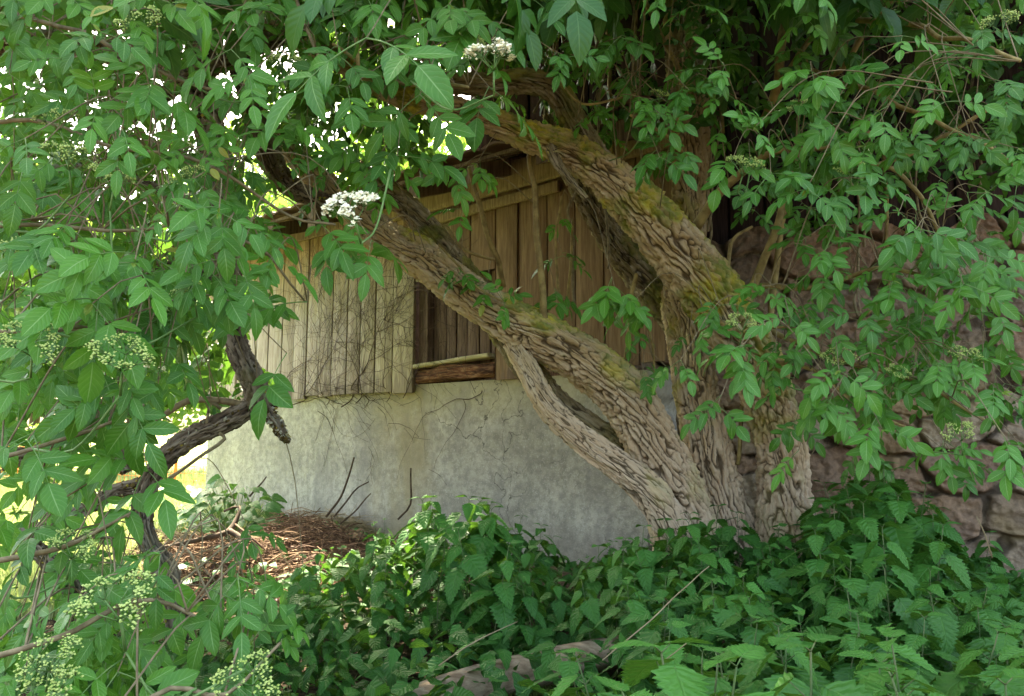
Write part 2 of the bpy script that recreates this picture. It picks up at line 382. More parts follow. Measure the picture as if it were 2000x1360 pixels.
# foundation: rendered concrete, slightly rough
m = M('concrete', .9, .15); co = m.coord(); X = m.xyz(co)
n1 = m.noise(3.2, detail=6, rough=.65); n2 = m.noise(22, detail=6, rough=.7); n3 = m.noise(110, detail=3); n4 = m.noise(2.0, detail=5, mapping=(2.2, 1, .5))
c = m.mix(m.step(n1, .3, .7), (.32, .305, .265), (.51, .49, .43)); c = m.mix(m.step(n2, .40, .62, 0, .6), c, (.20, .195, .175))
c = m.mix(m.math('MULTIPLY', m.step(n3, .56, .70), .4), c, (.66, .66, .62))
band = m.math('MULTIPLY', m.step(m.math('ABSOLUTE', m.math('SUBTRACT', m.math('ADD', X[0], m.math('MULTIPLY', n1, .5)), 2.55)), .05, .42, 1, 0), m.step(n4, .35, .65, .25, 1))
c = m.mix(m.math('MULTIPLY', band, .7), c, (.33, .27, .13))
topw = m.math('MULTIPLY', m.step(m.math('ADD', X[2], m.math('MULTIPLY', n1, .3)), 1.7, 2.0), m.step(X[0], .9, 2.4))
c = m.mix(m.math('MULTIPLY', topw, .6), c, (.40, .36, .20))
c = m.mix(m.math('MULTIPLY', m.step(n4, .50, .68), .55), c, (.24, .23, .22))
c = m.mix(m.step(m.math('ADD', X[2], m.math('MULTIPLY', n1, .35)), 1.08, 1.32, .45, 0), c, (.20, .165, .135))
vo = m.n('ShaderNodeTexVoronoi', feature='DISTANCE_TO_EDGE'); vo.inputs['Scale'].default_value = 1.5
wv = m.n('ShaderNodeVectorMath', operation='MULTIPLY_ADD'); nz_ = m.n('ShaderNodeTexNoise'); nz_.inputs['Scale'].default_value = 5; nz_.inputs['Detail'].default_value = 6
m.nt.links.new(co, nz_.inputs['Vector']); m.nt.links.new(nz_.outputs['Color'], wv.inputs[0]); wv.inputs[1].default_value = (.35, .35, .35); m.nt.links.new(co, wv.inputs[2]); m.nt.links.new(wv.outputs[0], vo.inputs['Vector'])
ck = m.math('MULTIPLY', m.step(vo.outputs[0], .0, .006, 1, 0), m.step(m.noise(1.1, detail=2), .50, .58)); c = m.mix(m.math('MULTIPLY', ck, .8), c, (.05, .045, .04))
m.color(c); m.bump(m.math('ADD', m.math('MULTIPLY', n2, 1.), m.math('MULTIPLY', n3, .5)), .6, .008); MAT['concrete'] = m.m
xs = np.linspace(0, 4.02, 202); zs = np.linspace(.5, 1.845, 68); XX, ZZ = np.meshgrid(xs, zs)
YY = .004 * fbm(XX * 4, ZZ * 4, XX * 0, 4, 3) + .0015 * fbm(XX * 40, ZZ * 40, XX * 0, 5, 2)
brk = .025 * fbm(ZZ * 9, ZZ * 0, ZZ * 0 + 2, 6, 3); XX = np.where(XX > 3.9, XX + brk * (XX - 3.9) / .12 - .0 , XX)
a = Acc(); a.add(np.stack([XX, YY, ZZ], -1).reshape(-1, 3), grid_quads(68, 202, False))
for xe, s_ in ((0, 1), (202 - 1, -1)):
    fr = np.stack([XX[:, xe], YY[:, xe], ZZ[:, xe]], 1); bk = fr + [s_ * .0, .28, 0]
    md = (fr + bk) / 2 + np.stack([.02 * vn(ZZ[:, 0] * 14, ZZ[:, 0] * 0, ZZ[:, 0] * 0, 8)] + [ZZ[:, 0] * 0] * 2, 1) * (xe > 0)
    G = np.stack([fr, md, bk], 1).reshape(-1, 3); a.add(G, grid_quads(68, 3, False))
tp = np.stack([XX[-1], YY[-1], ZZ[-1]], 1); a.add(np.stack([tp, tp + [0, .28, 0]], 1).reshape(-1, 3), grid_quads(202, 2, False))
a.obj('foundation', MAT['concrete'], SH, attr='lc')
a = Acc(); a.box(0, 3.98, .3, 2.9, .5, 1.8); a.obj('floor_slab', MAT['concrete'], SH, False)
a = Acc(); a.box(.0, .02, .0, 2.9, 1.86, 3.1); a.box(0, 4.3, 2.88, 2.9, 1.86, 4.15); a.add([(0, .0, 3.1), (0, 2.88, 3.1), (0, 2.88, 4.1), (.02, .0, 3.1), (.02, 2.88, 3.1), (.02, 2.88, 4.1)], [(0, 1, 4, 3), (1, 2, 5, 4), (2, 0, 3, 5)], [(0, 2, 1), (3, 4, 5)]); a.obj('rear_wall', MAT['board_dark'], SH, False)
a = Acc()
boards(a, -.03, 2.42, 1.80, 3.02); boards(a, 3.075, 3.24, 1.83, 3.0, y=(-.04, -.015)); boards(a, 3.24, 4.28, 1.87, 3.0, y=(-.03, -.01), wid=(.17, .25))
boards(a, 2.42, 3.075, 2.48, 3.0, y=(-.04, -.015), wid=(.2, .25))
a.obj('plank_wall', MAT['board'], SH, True)
# recess with a dark shutter, frame posts, slanted sill and rotten beam
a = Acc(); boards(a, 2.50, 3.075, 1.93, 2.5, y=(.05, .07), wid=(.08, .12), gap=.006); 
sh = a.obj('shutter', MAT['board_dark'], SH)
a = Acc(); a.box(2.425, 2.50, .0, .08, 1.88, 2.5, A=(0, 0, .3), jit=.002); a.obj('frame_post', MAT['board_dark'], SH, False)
def rough_beam(name, x0, x1, zc0, zc1, hz, y0, y1, mat, parent, seed, amp=.01):
    n = int((x1 - x0) / .012) + 2; u = np.linspace(0, 1, n); k = 24; th = np.arange(k) * 2 * math.pi / k
    U, T_ = np.meshgrid(u, th, indexing='ij'); c, s_ = np.cos(T_), np.sin(T_)
    sq = lambda v: np.sign(v) * np.abs(v) ** .35
    Y_ = (y0 + y1) / 2 + sq(c) * (y1 - y0) / 2; Z_ = zc0 + (zc1 - zc0) * U + sq(s_) * hz / 2; X_ = x0 + (x1 - x0) * U
    d = amp * (fbm(X_ * 6, Z_ * 50, Y_ * 50, seed, 3))
    V = np.stack([X_, Y_ + c * d, Z_ + s_ * d], -1).reshape(-1, 3)
    a = Acc(); nn = len(V); V = np.vstack([V, [(x0, (y0 + y1) / 2, zc0), (x1, (y0 + y1) / 2, zc1)]])
    Tt = [(nn, (j + 1) % k, j) for j in range(k)] + [(nn + 1, (n - 1) * k + j, (n - 1) * k + (j + 1) % k) for j in range(k)]
    a.add(V, grid_quads(n, k), Tt, A=(0, 0, .5)); return a.obj(name, mat, parent)
m = M('rotten_wood', .95, .1); gr = m.noise(8, None, 6, .7, (.6, 6, 7)); g2 = m.noise(40, None, 5, .6, (.4, 3, 4))
m.color(m.mix(m.step(gr, .35, .6), (.045, .022, .018), m.mix(m.step(g2, .35, .65), (.17, .065, .035), (.38, .22, .12)))); m.bump(m.math('ADD', gr, g2), 1., .012); MAT['rot'] = m.m
m = M('pale_sill', .85, .15); gr = m.noise(12, None, 5, .6, (.6, 5, 6)); m.color(m.mix(m.step(gr, .3, .7), (.34, .29, .15), (.55, .50, .30))); m.bump(gr, .5, .004); MAT['sill'] = m.m
rough_beam('sill_board', 2.425, 3.04, 1.955, 1.985, .026, -.05, .05, MAT['sill'], SH, 3, .003)
tag(rough_beam('rotten_beam', 2.43, 3.07, 1.895, 1.91, .085, -.03, .1, MAT['rot'], SH, 5, .014), 'rotten crumbling reddish beam')
rough_beam('eaves_beam', 1.9, 4.3, 2.99, 3.01, .17, -.075, -.045, MAT['timber'], SH, 7, .004)
rough_beam('batten', 2.55, 3.55, 2.85, 2.87, .06, -.075, -.043, MAT['timber'], SH, 8, .003)
rough_beam('eaves_beam', -.2, 1.9, 3.0, 3.0, .12, -.075, -.045, MAT['board_dark'], SH, 9, .004)
# tiled roof with overhang: rows of old clay tiles on rafters
m = M('old_tiles', .85, .2); r = m.attr()[2]; n1 = m.noise(12, detail=5)
m.color(m.mix(m.math('ADD', m.math('MULTIPLY', r, .6), m.math('MULTIPLY', n1, .4)), (.09, .045, .032), (.22, .14, .11))); m.bump(n1, .5, .006); MAT['tile'] = m.m
RF = empty('roof'); RF.parent = SH
a = Acc(); sl = math.radians(21)
def slope(x, t, h): return (x, -.38 + t * math.cos(sl), 3.02 + t * math.sin(sl) + h)
for row in range(17):
    for k in range(27):
        x0 = -.3 + k * .17 + (row % 2) * .0; t0 = row * .165; hh = random.uniform(0, .006)
        us = np.linspace(0, 1, 6); prof = .018 * np.sin(us * math.pi) ** 1 
        top = []
        for tt, lift in ((t0 - .005, .030), (t0 + .2, .008)):
            for uu, pz in zip(us, prof): top.append(slope(x0 + .004 + uu * .162, tt, lift + pz + hh))
        top = np.array(top); bot = top - [0, 0, .014]
        a.add(np.vstack([top, bot]), np.vstack([grid_quads(2, 6, False), grid_quads(2, 6, False)[:, ::-1] + 12, [(i, i + 12, i + 13, i + 1) for i in range(5)]]), A=(0, 0, random.random()))
a.obj('roof_tiles', MAT['tile'], RF, False)
a = Acc()
for k in range(10):
    x = -.1 + k * .47; p0 = np.array(slope(x, .02, -.09)); p1 = np.array(slope(x, 2.8, -.09))
    V = []
    for p in (p0, p1):
        for dx in (-.04, .04):
            for dz in (-.05, .05): V.append(p + [dx, 0, dz])
    a.add(V, [(0, 1, 3, 2), (4, 6, 7, 5), (0, 4, 5, 1), (2, 3, 7, 6), (0, 2, 6, 4), (1, 5, 7, 3)], A=(0, 0, random.random()))
for row in range(16):
    t = row * .165 + .04; p = [slope(-.3, t, -.03), slope(4.2, t, -.03), slope(4.2, t + .04, -.03), slope(-.3, t + .04, -.03)]; p = p + [(q[0], q[1], q[2] + .02) for q in p]
    a.add(p, [(0, 1, 2, 3), (7, 6, 5, 4), (0, 4, 5, 1), (1, 5, 6, 2), (2, 6, 7, 3), (3, 7, 4, 0)], A=(0, 0, random.random()))
a.obj('rafters', MAT['board_dark'], RF, False)

# dry creeper on the planks
a = Acc(); rw = np.random.default_rng(5)
def creep(x, z, ang, L, r, dep):
    pts = [(x, -.055, z, r)]; n = int(L / .05)
    for i in range(n):
        ang += rw.normal(0, .16); x += math.cos(ang) * .05; z += math.sin(ang) * .05
        if x < .6 or x > 3.0 or z > 2.95 or z < 1.2: break
        yl = -.053 if z > 1.8 else -.004
        pts.append((x, yl - rw.uniform(0, .006), z, max(.0009, r * (1 - i / n))))
        if dep < 3 and rw.random() < (.33 if z > 1.75 else .12): creep(x, z, ang + rw.choice([-1, 1]) * rw.uniform(.5, 1.1), L * rw.uniform(.35, .7), r * .6, dep + 1)
    if len(pts) > 2: tube(pts, 4, .03, 0, acc=a)
for x, z, an, L, r in ((1.75, 1.72, 1.0, 1.2, .004), (1.9, 1.74, 1.3, 1.1, .0035), (2.2, 1.74, 1.9, 1.0, .003), (2.35, 1.76, .9, .8, .003), (1.6, 1.74, 2.3, .8, .003), (1.2, 1.75, .1, 1.5, .003), (3.0, 1.78, 3.4, 1.0, .003), (1.5, 1.7, -.6, .5, .002), (.9, 1.7, .6, 1.3, .003), (2.0, 1.72, 2.1, 1.1, .003)):
    creep(x, z, an, L, r, 0)
cr = a.obj('dry_creeper', MAT['creeper']); cr.location = SH.location; cr.rotation_euler = SH.rotation_euler
tag(cr, 'bare brown creeper stems clinging across the shed planks', 'creeper')

# ------------------------------------------------------------------ stone barn on the right
bdir = np.array([1.64, -.6]); bdir /= np.linalg.norm(bdir)
BN = empty('stone_barn', (.6, 4.28, 0), math.atan2(bdir[1], bdir[0]))
tag(BN, 'rubble stone barn with dark boarded upper wall at the right', 'barn')
m = M('rubble_stone', .92, .15); e, mo, cid = m.attr(); n1 = m.noise(7, detail=6, rough=.65); n2 = m.noise(45, detail=6, rough=.7); n3 = m.noise(1.6, detail=4)
st = m.mix(m.step(cid, .2, .8), (.32, .24, .165), (.50, .40, .28)); st = m.mix(m.step(m.math('FRACT', m.math('MULTIPLY', cid, 7.3)), .45, .8), st, (.38, .25, .16))
st = m.mix(m.step(n1, .38, .7, 0, .5), st, (.17, .12, .11)); mor = m.mix(m.step(n1, .52, .70), (.10, .075, .052), (.46, .37, .24))
c = m.mix(e, mor, st); c = m.mix(m.step(n2, .3, .7, .35, 0), c, (.06, .045, .04)); c = m.mix(m.step(n3, .52, .68, 0, .5), c, (.36, .27, .12))
m.color(c); m.bump(m.math('ADD', n1, m.math('MULTIPLY', n2, .8)), .9, .02); MAT['stone'] = m.m
nx, nz = 620, 330; xs = np.linspace(-.1, 4.2, nx); zs = np.linspace(.45, 2.72, nz); XX, ZZ = np.meshgrid(xs, zs)
wx = .05 * fbm(XX * 3, ZZ * 3, XX * 0, 31, 3); wz = .04 * fbm(XX * 3 + 7, ZZ * 3, XX * 0, 33, 3)
f1, f2, cid = voro((XX + wx) * 2.2, (ZZ + wz) * 4.6, 41); e = ss(.02, .10, f2 - f1 + .05 * fbm(XX * 20, ZZ * 20, XX * 0, 43, 2))
topo = -.045 * e * (.45 + 1.0 * cid) - .006 * ss(.1, .5, f2 - f1) - .02 * e * fbm(XX * 9, ZZ * 9, cid * 9, 35, 3) - .016 * np.abs(fbm(XX * 14, ZZ * 18, XX * 0, 36, 3)) - .006 * fbm(XX * 50, ZZ * 50, XX * 0, 37, 2)
ztop = 2.62 + .10 * fbm(XX * 2.5, XX * 0, XX * 0, 38, 3); ZZ2 = .45 + (ZZ - .45) / 2.27 * (ztop - .45)
V = np.stack([XX, topo, ZZ2], -1).reshape(-1, 3); A = np.stack([e, e * 0, cid], -1).reshape(-1, 3)
a = Acc(); a.add(V, grid_quads(nz, nx, False), A=A)
top = np.stack([XX[-1], topo[-1], ZZ2[-1]], 1); a.add(np.stack([top, top + [0, .5, 0]], 1).reshape(-1, 3), grid_quads(nx, 2, False), A=(.5, 0, .5))
lf = np.stack([XX[:, 0], topo[:, 0], ZZ2[:, 0]], 1); a.add(np.stack([lf, lf + [0, 3.5, 0]], 1).reshape(-1, 3), grid_quads(nz, 2, False), A=(.6, 0, .4))
a.obj('stone_wall', MAT['stone'], BN)
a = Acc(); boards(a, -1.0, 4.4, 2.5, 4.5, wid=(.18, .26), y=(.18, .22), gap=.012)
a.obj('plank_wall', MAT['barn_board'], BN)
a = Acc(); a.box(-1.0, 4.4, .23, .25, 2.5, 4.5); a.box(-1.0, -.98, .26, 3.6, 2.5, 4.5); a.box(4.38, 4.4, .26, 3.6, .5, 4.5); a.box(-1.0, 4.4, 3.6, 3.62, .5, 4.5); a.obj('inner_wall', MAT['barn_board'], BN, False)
a = Acc(); a.box(-1.3, 4.8, -.45, 1.9, 4.5, 4.6, A=(0, 0, .5)); a.box(-1.3, 4.8, 1.9, 4.2, 4.603, 4.7, A=(0, 0, .2)); a.obj('roof', MAT['tile'], BN, False)

# ------------------------------------------------------------------ elder tree on the right
def path(L):
    out = []
    for px, py, Y, wpx in L:
        p = P(px, py, Y); out.append((*p, wpx / 2 * pxscale(Y) * .85))
    return np.array(out)
ET = empty('elder_tree', (1.1, 3.3, .8))
tag(ET, 'old elder with thick furrowed leaning trunks in front of the shed and barn', 'tree')
def unroot(o, root):     # keep world coordinates while parented
    o.matrix_parent_inverse = root.matrix_basis.inverted() if False else o.matrix_parent_inverse
    o.location = [-c for c in root.location]
SK = []    # skeleton points: (tree, xyz)
def limb(name, tree, L, mat, seed, **k):
    pts = path(L); o = bark_tube(name, pts, MAT[mat], tree, seed=seed, **k); unroot(o, tree)
    s = spline(pts, .05); SK.append((tree.name, s[:, :3], s[:, 3])); return o
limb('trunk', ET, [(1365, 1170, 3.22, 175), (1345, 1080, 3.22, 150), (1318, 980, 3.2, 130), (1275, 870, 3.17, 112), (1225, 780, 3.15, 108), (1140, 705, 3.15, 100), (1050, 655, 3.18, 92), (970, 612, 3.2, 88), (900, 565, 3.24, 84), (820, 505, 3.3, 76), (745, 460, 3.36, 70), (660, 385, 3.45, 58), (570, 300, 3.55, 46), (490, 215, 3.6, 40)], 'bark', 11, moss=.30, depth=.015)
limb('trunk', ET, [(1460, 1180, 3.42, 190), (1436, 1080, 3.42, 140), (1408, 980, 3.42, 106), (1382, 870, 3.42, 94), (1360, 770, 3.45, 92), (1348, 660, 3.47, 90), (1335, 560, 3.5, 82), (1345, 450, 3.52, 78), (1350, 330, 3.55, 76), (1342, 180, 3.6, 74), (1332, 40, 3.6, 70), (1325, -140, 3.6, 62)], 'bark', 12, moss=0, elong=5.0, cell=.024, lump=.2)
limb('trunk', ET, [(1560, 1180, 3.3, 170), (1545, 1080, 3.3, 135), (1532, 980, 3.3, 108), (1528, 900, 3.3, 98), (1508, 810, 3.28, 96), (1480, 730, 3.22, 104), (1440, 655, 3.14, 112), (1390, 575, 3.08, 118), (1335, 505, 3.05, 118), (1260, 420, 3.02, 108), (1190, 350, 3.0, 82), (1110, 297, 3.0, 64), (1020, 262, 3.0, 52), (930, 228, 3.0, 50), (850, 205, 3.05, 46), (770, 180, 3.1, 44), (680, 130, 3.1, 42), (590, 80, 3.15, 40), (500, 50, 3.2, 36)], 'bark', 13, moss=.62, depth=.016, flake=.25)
limb('branch', ET, [(1325, 1060, 3.08, 84), (1283, 985, 3.05, 74), (1225, 925, 3.04, 62), (1165, 880, 3.04, 56), (1110, 835, 3.05, 52), (1065, 785, 3.07, 48), (1030, 720, 3.12, 44), (1000, 670, 3.2, 40)], 'bark', 14, depth=.008, lump=.18)
limb('branch', ET, [(1275, 925, 3.28, 40), (1220, 880, 3.27, 52), (1150, 835, 3.28, 56), (1085, 785, 3.3, 56), (1030, 720, 3.34, 60), (985, 650, 3.4, 60), (930, 570, 3.44, 58), (870, 490, 3.46, 56), (800, 410, 3.5, 52), (720, 350, 3.55, 48), (640, 300, 3.6, 40)], 'bark_moss', 15, moss=.4, depth=.010)
limb('branch', ET, [(1185, 345, 3.02, 60), (1130, 255, 3.02, 50), (1085, 180, 3.0, 48), (1030, 160, 2.98, 46), (950, 165, 2.98, 42), (870, 160, 3.0, 38), (780, 120, 3.05, 32), (700, 60, 3.1, 28)], 'bark_moss', 16, moss=.45)
limb('branch', ET, [(1330, 640, 3.58, 60), (1270, 560, 3.6, 64), (1210, 490, 3.62, 60), (1165, 420, 3.62, 54), (1120, 330, 3.65, 50), (1080, 220, 3.7, 44)], 'bark_moss', 17, moss=.1)
limb('branch', ET, [(1130, 300, 3.0, 30), (1080, 285, 2.97, 26), (1095, 330, 2.95, 20), (1145, 388, 2.93, 9)], 'bark_moss', 18, moss=.3, nu=40)
def shoot(tree, L, mat='shoot', seed=0, nm='shoot', wob=.012):
    pts = path(L); a = Acc(); tube(pts, 8, .03, wob, acc=a); o = a.obj(nm, MAT[mat], tree); unroot(o, tree)
    s = spline(pts, .06); SK.append((tree.name, s[:, :3], s[:, 3])); return o
for L in ([(1065, 640, 3.15, 18), (1052, 520, 3.1, 16), (1045, 400, 3.1, 14), (1035, 300, 3.1, 12)],
          [(985, 560, 3.5, 14), (960, 480, 3.4, 13), (935, 400, 3.4, 12), (915, 330, 3.4, 9)],
          [(870, 440, 3.3, 8), (905, 485, 3.25, 8), (965, 505, 3.2, 6)],
          [(1455, 590, 3.05, 24), (1490, 520, 3.0, 20), (1512, 450, 2.95, 18), (1535, 380, 2.9, 15), (1560, 300, 2.85, 12)],
          [(1500, 700, 3.4, 16), (1508, 600, 3.4, 16), (1522, 480, 3.4, 15), (1530, 380, 3.4, 12)],
          [(1355, 445, 3.1, 26), (1400, 385, 3.0, 22), (1450, 330, 2.9, 20), (1520, 295, 2.75, 16), (1620, 285, 2.6, 13), (1720, 250, 2.5, 10)],
          [(1490, 240, 3.3, 16), (1517, 170, 3.2, 22), (1524, 90, 3.2, 22), (1545, 0, 3.2, 20), (1560, -100, 3.2, 16)],
          [(1520, 175, 3.2, 12), (1570, 95, 3.15, 14), (1625, 55, 3.1, 14), (1700, 45, 3.1, 14), (1790, 60, 3.0, 10)],
          [(1590, 170, 3.2, 16), (1650, 130, 3.0, 14), (1690, 60, 2.9, 12), (1760, -20, 2.8, 10)],
          [(1130, 130, 3.3, 26), (1122, 60, 3.3, 24), (1130, -60, 3.3, 20)],
          [(1322, 260, 3.2, 16), (1330, 150, 3.2, 14), (1290, 70, 3.2, 13), (1255, -20, 3.2, 11)],
          [(1095, 610, 3.4, 8), (1088, 500, 3.35, 7), (1096, 380, 3.35, 6)], [(1105, 620, 3.5, 8), (1115, 520, 3.4, 7), (1120, 430, 3.4, 6)],
          [(1222, 700, 3.3, 14), (1230, 620, 3.25, 12), (1240, 540, 3.2, 10)], [(1278, 760, 3.2, 6), (1275, 680, 3.1, 5), (1262, 620, 3.0, 5)],
          [(1440, 910, 3.35, 10), (1450, 790, 3.4, 9), (1458, 700, 3.4, 8)],
          [(1490, 640, 3.2, 14), (1600, 690, 2.9, 12), (1700, 720, 2.6, 10), (1820, 760, 2.4, 8), (1930, 830, 2.3, 6)],
          [(1500, 700, 3.2, 12), (1600, 730, 2.8, 10), (1680, 800, 2.5, 8), (1760, 830, 2.4, 6)],
          [(1480, 560, 3.2, 14), (1600, 560, 2.9, 12), (1730, 520, 2.7, 10), (1860, 560, 2.5, 8), (1960, 600, 2.4, 6)],
          [(1400, 620, 3.0, 12), (1440, 650, 2.8, 10), (1480, 640, 2.6, 8), (1540, 640, 2.5, 6)],
          [(1340, 380, 3.4, 14), (1400, 560, 3.2, 8), (1430, 470, 3.2, 9), (1470, 440, 3.2, 6)],
          [(1560, 130, 3.2, 14), (1700, 180, 2.9, 12), (1850, 250, 2.7, 10), (2000, 330, 2.6, 8)],
          [(1540, 20, 3.2, 16), (1700, 40, 2.7, 14), (1850, 70, 2.3, 12), (1990, 120, 2.0, 10)],
          [(1640, 330, 2.8, 12), (1740, 330, 2.7, 11), (1820, 420, 2.6, 9), (1845, 480, 2.6, 7)],
          [(1700, 330, 2.9, 12), (1800, 290, 2.8, 11), (1900, 230, 2.7, 10), (2020, 180, 2.6, 9)],
          [(1400, 60, 3.5, 8), (1405, 160, 3.5, 9), (1410, 260, 3.5, 8)], [(1240, 0, 3.7, 8), (1245, 160, 3.7, 8), (1262, 300, 3.7, 8)],
          [(1180, -20, 3.8, 10), (1190, 150, 3.8, 10), (1200, 330, 3.8, 10)], [(1075, -20, 3.7, 8), (1085, 120, 3.7, 8)],
          [(1690, 620, 3.3, 10), (1735, 560, 3.3, 8), (1760, 500, 3.3, 6)], [(1735, 480, 3.5, 9), (1730, 380, 3.5, 9), (1720, 250, 3.5, 8)],
          [(800, 170, 2.2, 9), (860, 160, 2.1, 9), (915, 170, 2.0, 8)], [(800, 170, 2.2, 9), (740, 150, 2.1, 9), (650, 90, 2.0, 8)],
          [(700, 140, 1.9, 9), (690, 60, 1.9, 9), (650, -40, 1.9, 8)], [(870, 30, 2.2, 9), (880, 80, 2.2, 7), (905, 130, 2.2, 5)],
          [(1240, 180, 2.8, 7), (1140, 200, 2.8, 6), (1090, 150, 2.8, 6)], [(1340, 300, 3.2, 10), (1280, 250, 2.9, 8), (1230, 220, 2.8, 7)],
          [(860, 480, 3.2, 7), (910, 540, 3.1, 6), (980, 590, 3.1, 5)]):
    shoot(ET, L)
# many thin dead suckers behind, against the dark boards
for i in range(22):
    x = random.uniform(1040, 1960); y = random.uniform(-60, 280); Y = random.uniform(3.3, 3.8); l = random.uniform(140, 420); dx = random.uniform(-60, 60)
    if x + dx > 1500: Y = min(Y, 3.4)
    shoot(ET, [(x, y, Y, 5), (x + dx * .3, y + l * .4, Y, 6), (x + dx, y + l, Y, 7)], 'twig', nm='sucker', wob=.03)

# ------------------------------------------------------------------ elder tree on the left, dark lichen-crusted limbs
LT = empty('elder_tree', tuple(P(330, 1270, 2.55)))
tag(LT, 'dark lichen covered elder with crooked limbs and dense leaves filling the left side', 'tree')
def dk(L, seed, **k):
    k.setdefault('depth', .012); k.setdefault('lump', .35)
    return limb('branch', LT, L, 'bark_dark', seed, nu=56, cell=.016, elong=1.3, flake=.4, **k)
limb('trunk', LT, [(350, 1330, 2.58, 60), (350, 1220, 2.56, 46), (325, 1120, 2.6, 42), (290, 1060, 2.6, 36), (278, 985, 2.6, 42), (308, 912, 2.6, 40), (360, 862, 2.6, 40), (430, 828, 2.62, 38), (500, 792, 2.65, 44)], 'bark_dark', 51, nu=64, depth=.012, cell=.016, elong=1.4, lump=.3, moss=.25)
dk([(515, 800, 2.64, 42), (492, 735, 2.66, 42), (462, 670, 2.7, 40), (446, 590, 2.75, 48), (440, 500, 2.8, 56), (432, 400, 2.8, 54), (418, 300, 2.85, 56), (402, 220, 2.85, 52), (398, 120, 2.9, 46), (420, 20, 2.95, 42), (440, -80, 3.0, 38)], 52, moss=.2)
dk([(505, 785, 2.64, 36), (530, 815, 2.62, 26), (548, 840, 2.6, 20), (556, 856, 2.6, 10), (566, 862, 2.6, 2)], 53)
dk([(450, 90, 3.1, 40), (490, 190, 3.15, 44), (520, 290, 3.2, 44), (560, 360, 3.3, 38), (640, 400, 3.4, 30)], 54)
dk([(285, 950, 2.6, 30), (230, 960, 2.6, 28), (150, 1005, 2.55, 24), (60, 1040, 2.5, 22), (-60, 1060, 2.45, 22)], 55, moss=.3)
dk([(60, 1060, 2.2, 26), (120, 1120, 2.2, 34), (165, 1180, 2.2, 40), (200, 1240, 2.2, 44), (240, 1400, 2.2, 48)], 56, moss=-.1)
dk([(250, 920, 2.5, 26), (215, 870, 2.5, 30), (180, 800, 2.5, 28), (130, 720, 2.5, 24), (60, 640, 2.5, 22)], 57)
dk([(-60, 90, 3.0, 46), (100, 85, 3.0, 44), (230, 105, 3.0, 44), (330, 140, 2.95, 40), (405, 200, 2.9, 40)], 58, moss=.3)
dk([(235, 240, 2.7, 26), (310, 190, 2.75, 28), (400, 140, 2.8, 30), (500, 95, 2.9, 34), (600, 50, 3.0, 36), (690, 10, 3.1, 30)], 59, moss=.5)
dk([(440, 560, 2.8, 24), (340, 520, 2.7, 22), (240, 560, 2.6, 20), (120, 520, 2.5, 18), (0, 480, 2.4, 16)], 60, moss=.3)
dk([(432, 430, 2.8, 24), (330, 380, 2.7, 22), (200, 330, 2.6, 20), (60, 340, 2.5, 18)], 61, moss=.2)
dk([(300, 760, 2.8, 26), (230, 790, 2.8, 28), (130, 870, 2.7, 28), (0, 900, 2.6, 28)], 62, moss=.5)
for L in ([(500, 790, 2.64, 16), (430, 785, 2.62, 16), (370, 785, 2.6, 15), (310, 820, 2.6, 12), (280, 850, 2.6, 9)],
          [(430, 800, 2.62, 9), (412, 790, 2.6, 8), (405, 830, 2.58, 6)], [(430, 850, 2.55, 7), (440, 860, 2.55, 9), (400, 890, 2.5, 8), (330, 940, 2.5, 8)],
          [(-60, 450, 1.5, 10), (60, 430, 1.55, 10), (200, 450, 1.6, 9), (330, 440, 1.6, 7)],
          [(-60, 640, 1.4, 10), (80, 655, 1.4, 10), (180, 640, 1.5, 9), (300, 700, 1.6, 6)],
          [(-60, 230, 1.7, 12), (110, 250, 1.7, 11), (230, 290, 1.7, 9), (350, 300, 1.7, 7)],
          [(-60, 900, 1.5, 12), (60, 880, 1.5, 10), (150, 850, 1.5, 9), (280, 790, 1.5, 7)],
          [(-60, 1100, 1.5, 14), (90, 1080, 1.5, 12), (180, 1050, 1.5, 9), (250, 1010, 1.5, 6)],
          [(-60, 1300, 1.3, 14), (150, 1240, 1.3, 12), (300, 1180, 1.4, 10), (430, 1220, 1.45, 7)],
          [(200, 1420, 1.25, 14), (330, 1340, 1.3, 12), (440, 1350, 1.3, 9), (540, 1250, 1.35, 6)],
          [(-60, 20, 1.8, 12), (150, 60, 1.8, 11), (300, 130, 1.8, 9), (450, 190, 1.8, 7)],
          [(560, -60, 1.8, 11), (600, 60, 1.8, 9), (640, 160, 1.8, 7)], [(330, 300, 1.8, 9), (450, 340, 1.8, 8), (560, 420, 1.85, 7), (660, 440, 1.9, 6)],
          [(330, 440, 1.7, 9), (430, 460, 1.8, 8), (520, 500, 1.9, 7), (600, 590, 2.0, 5)]):
    shoot(LT, L, 'twig', nm='shoot')

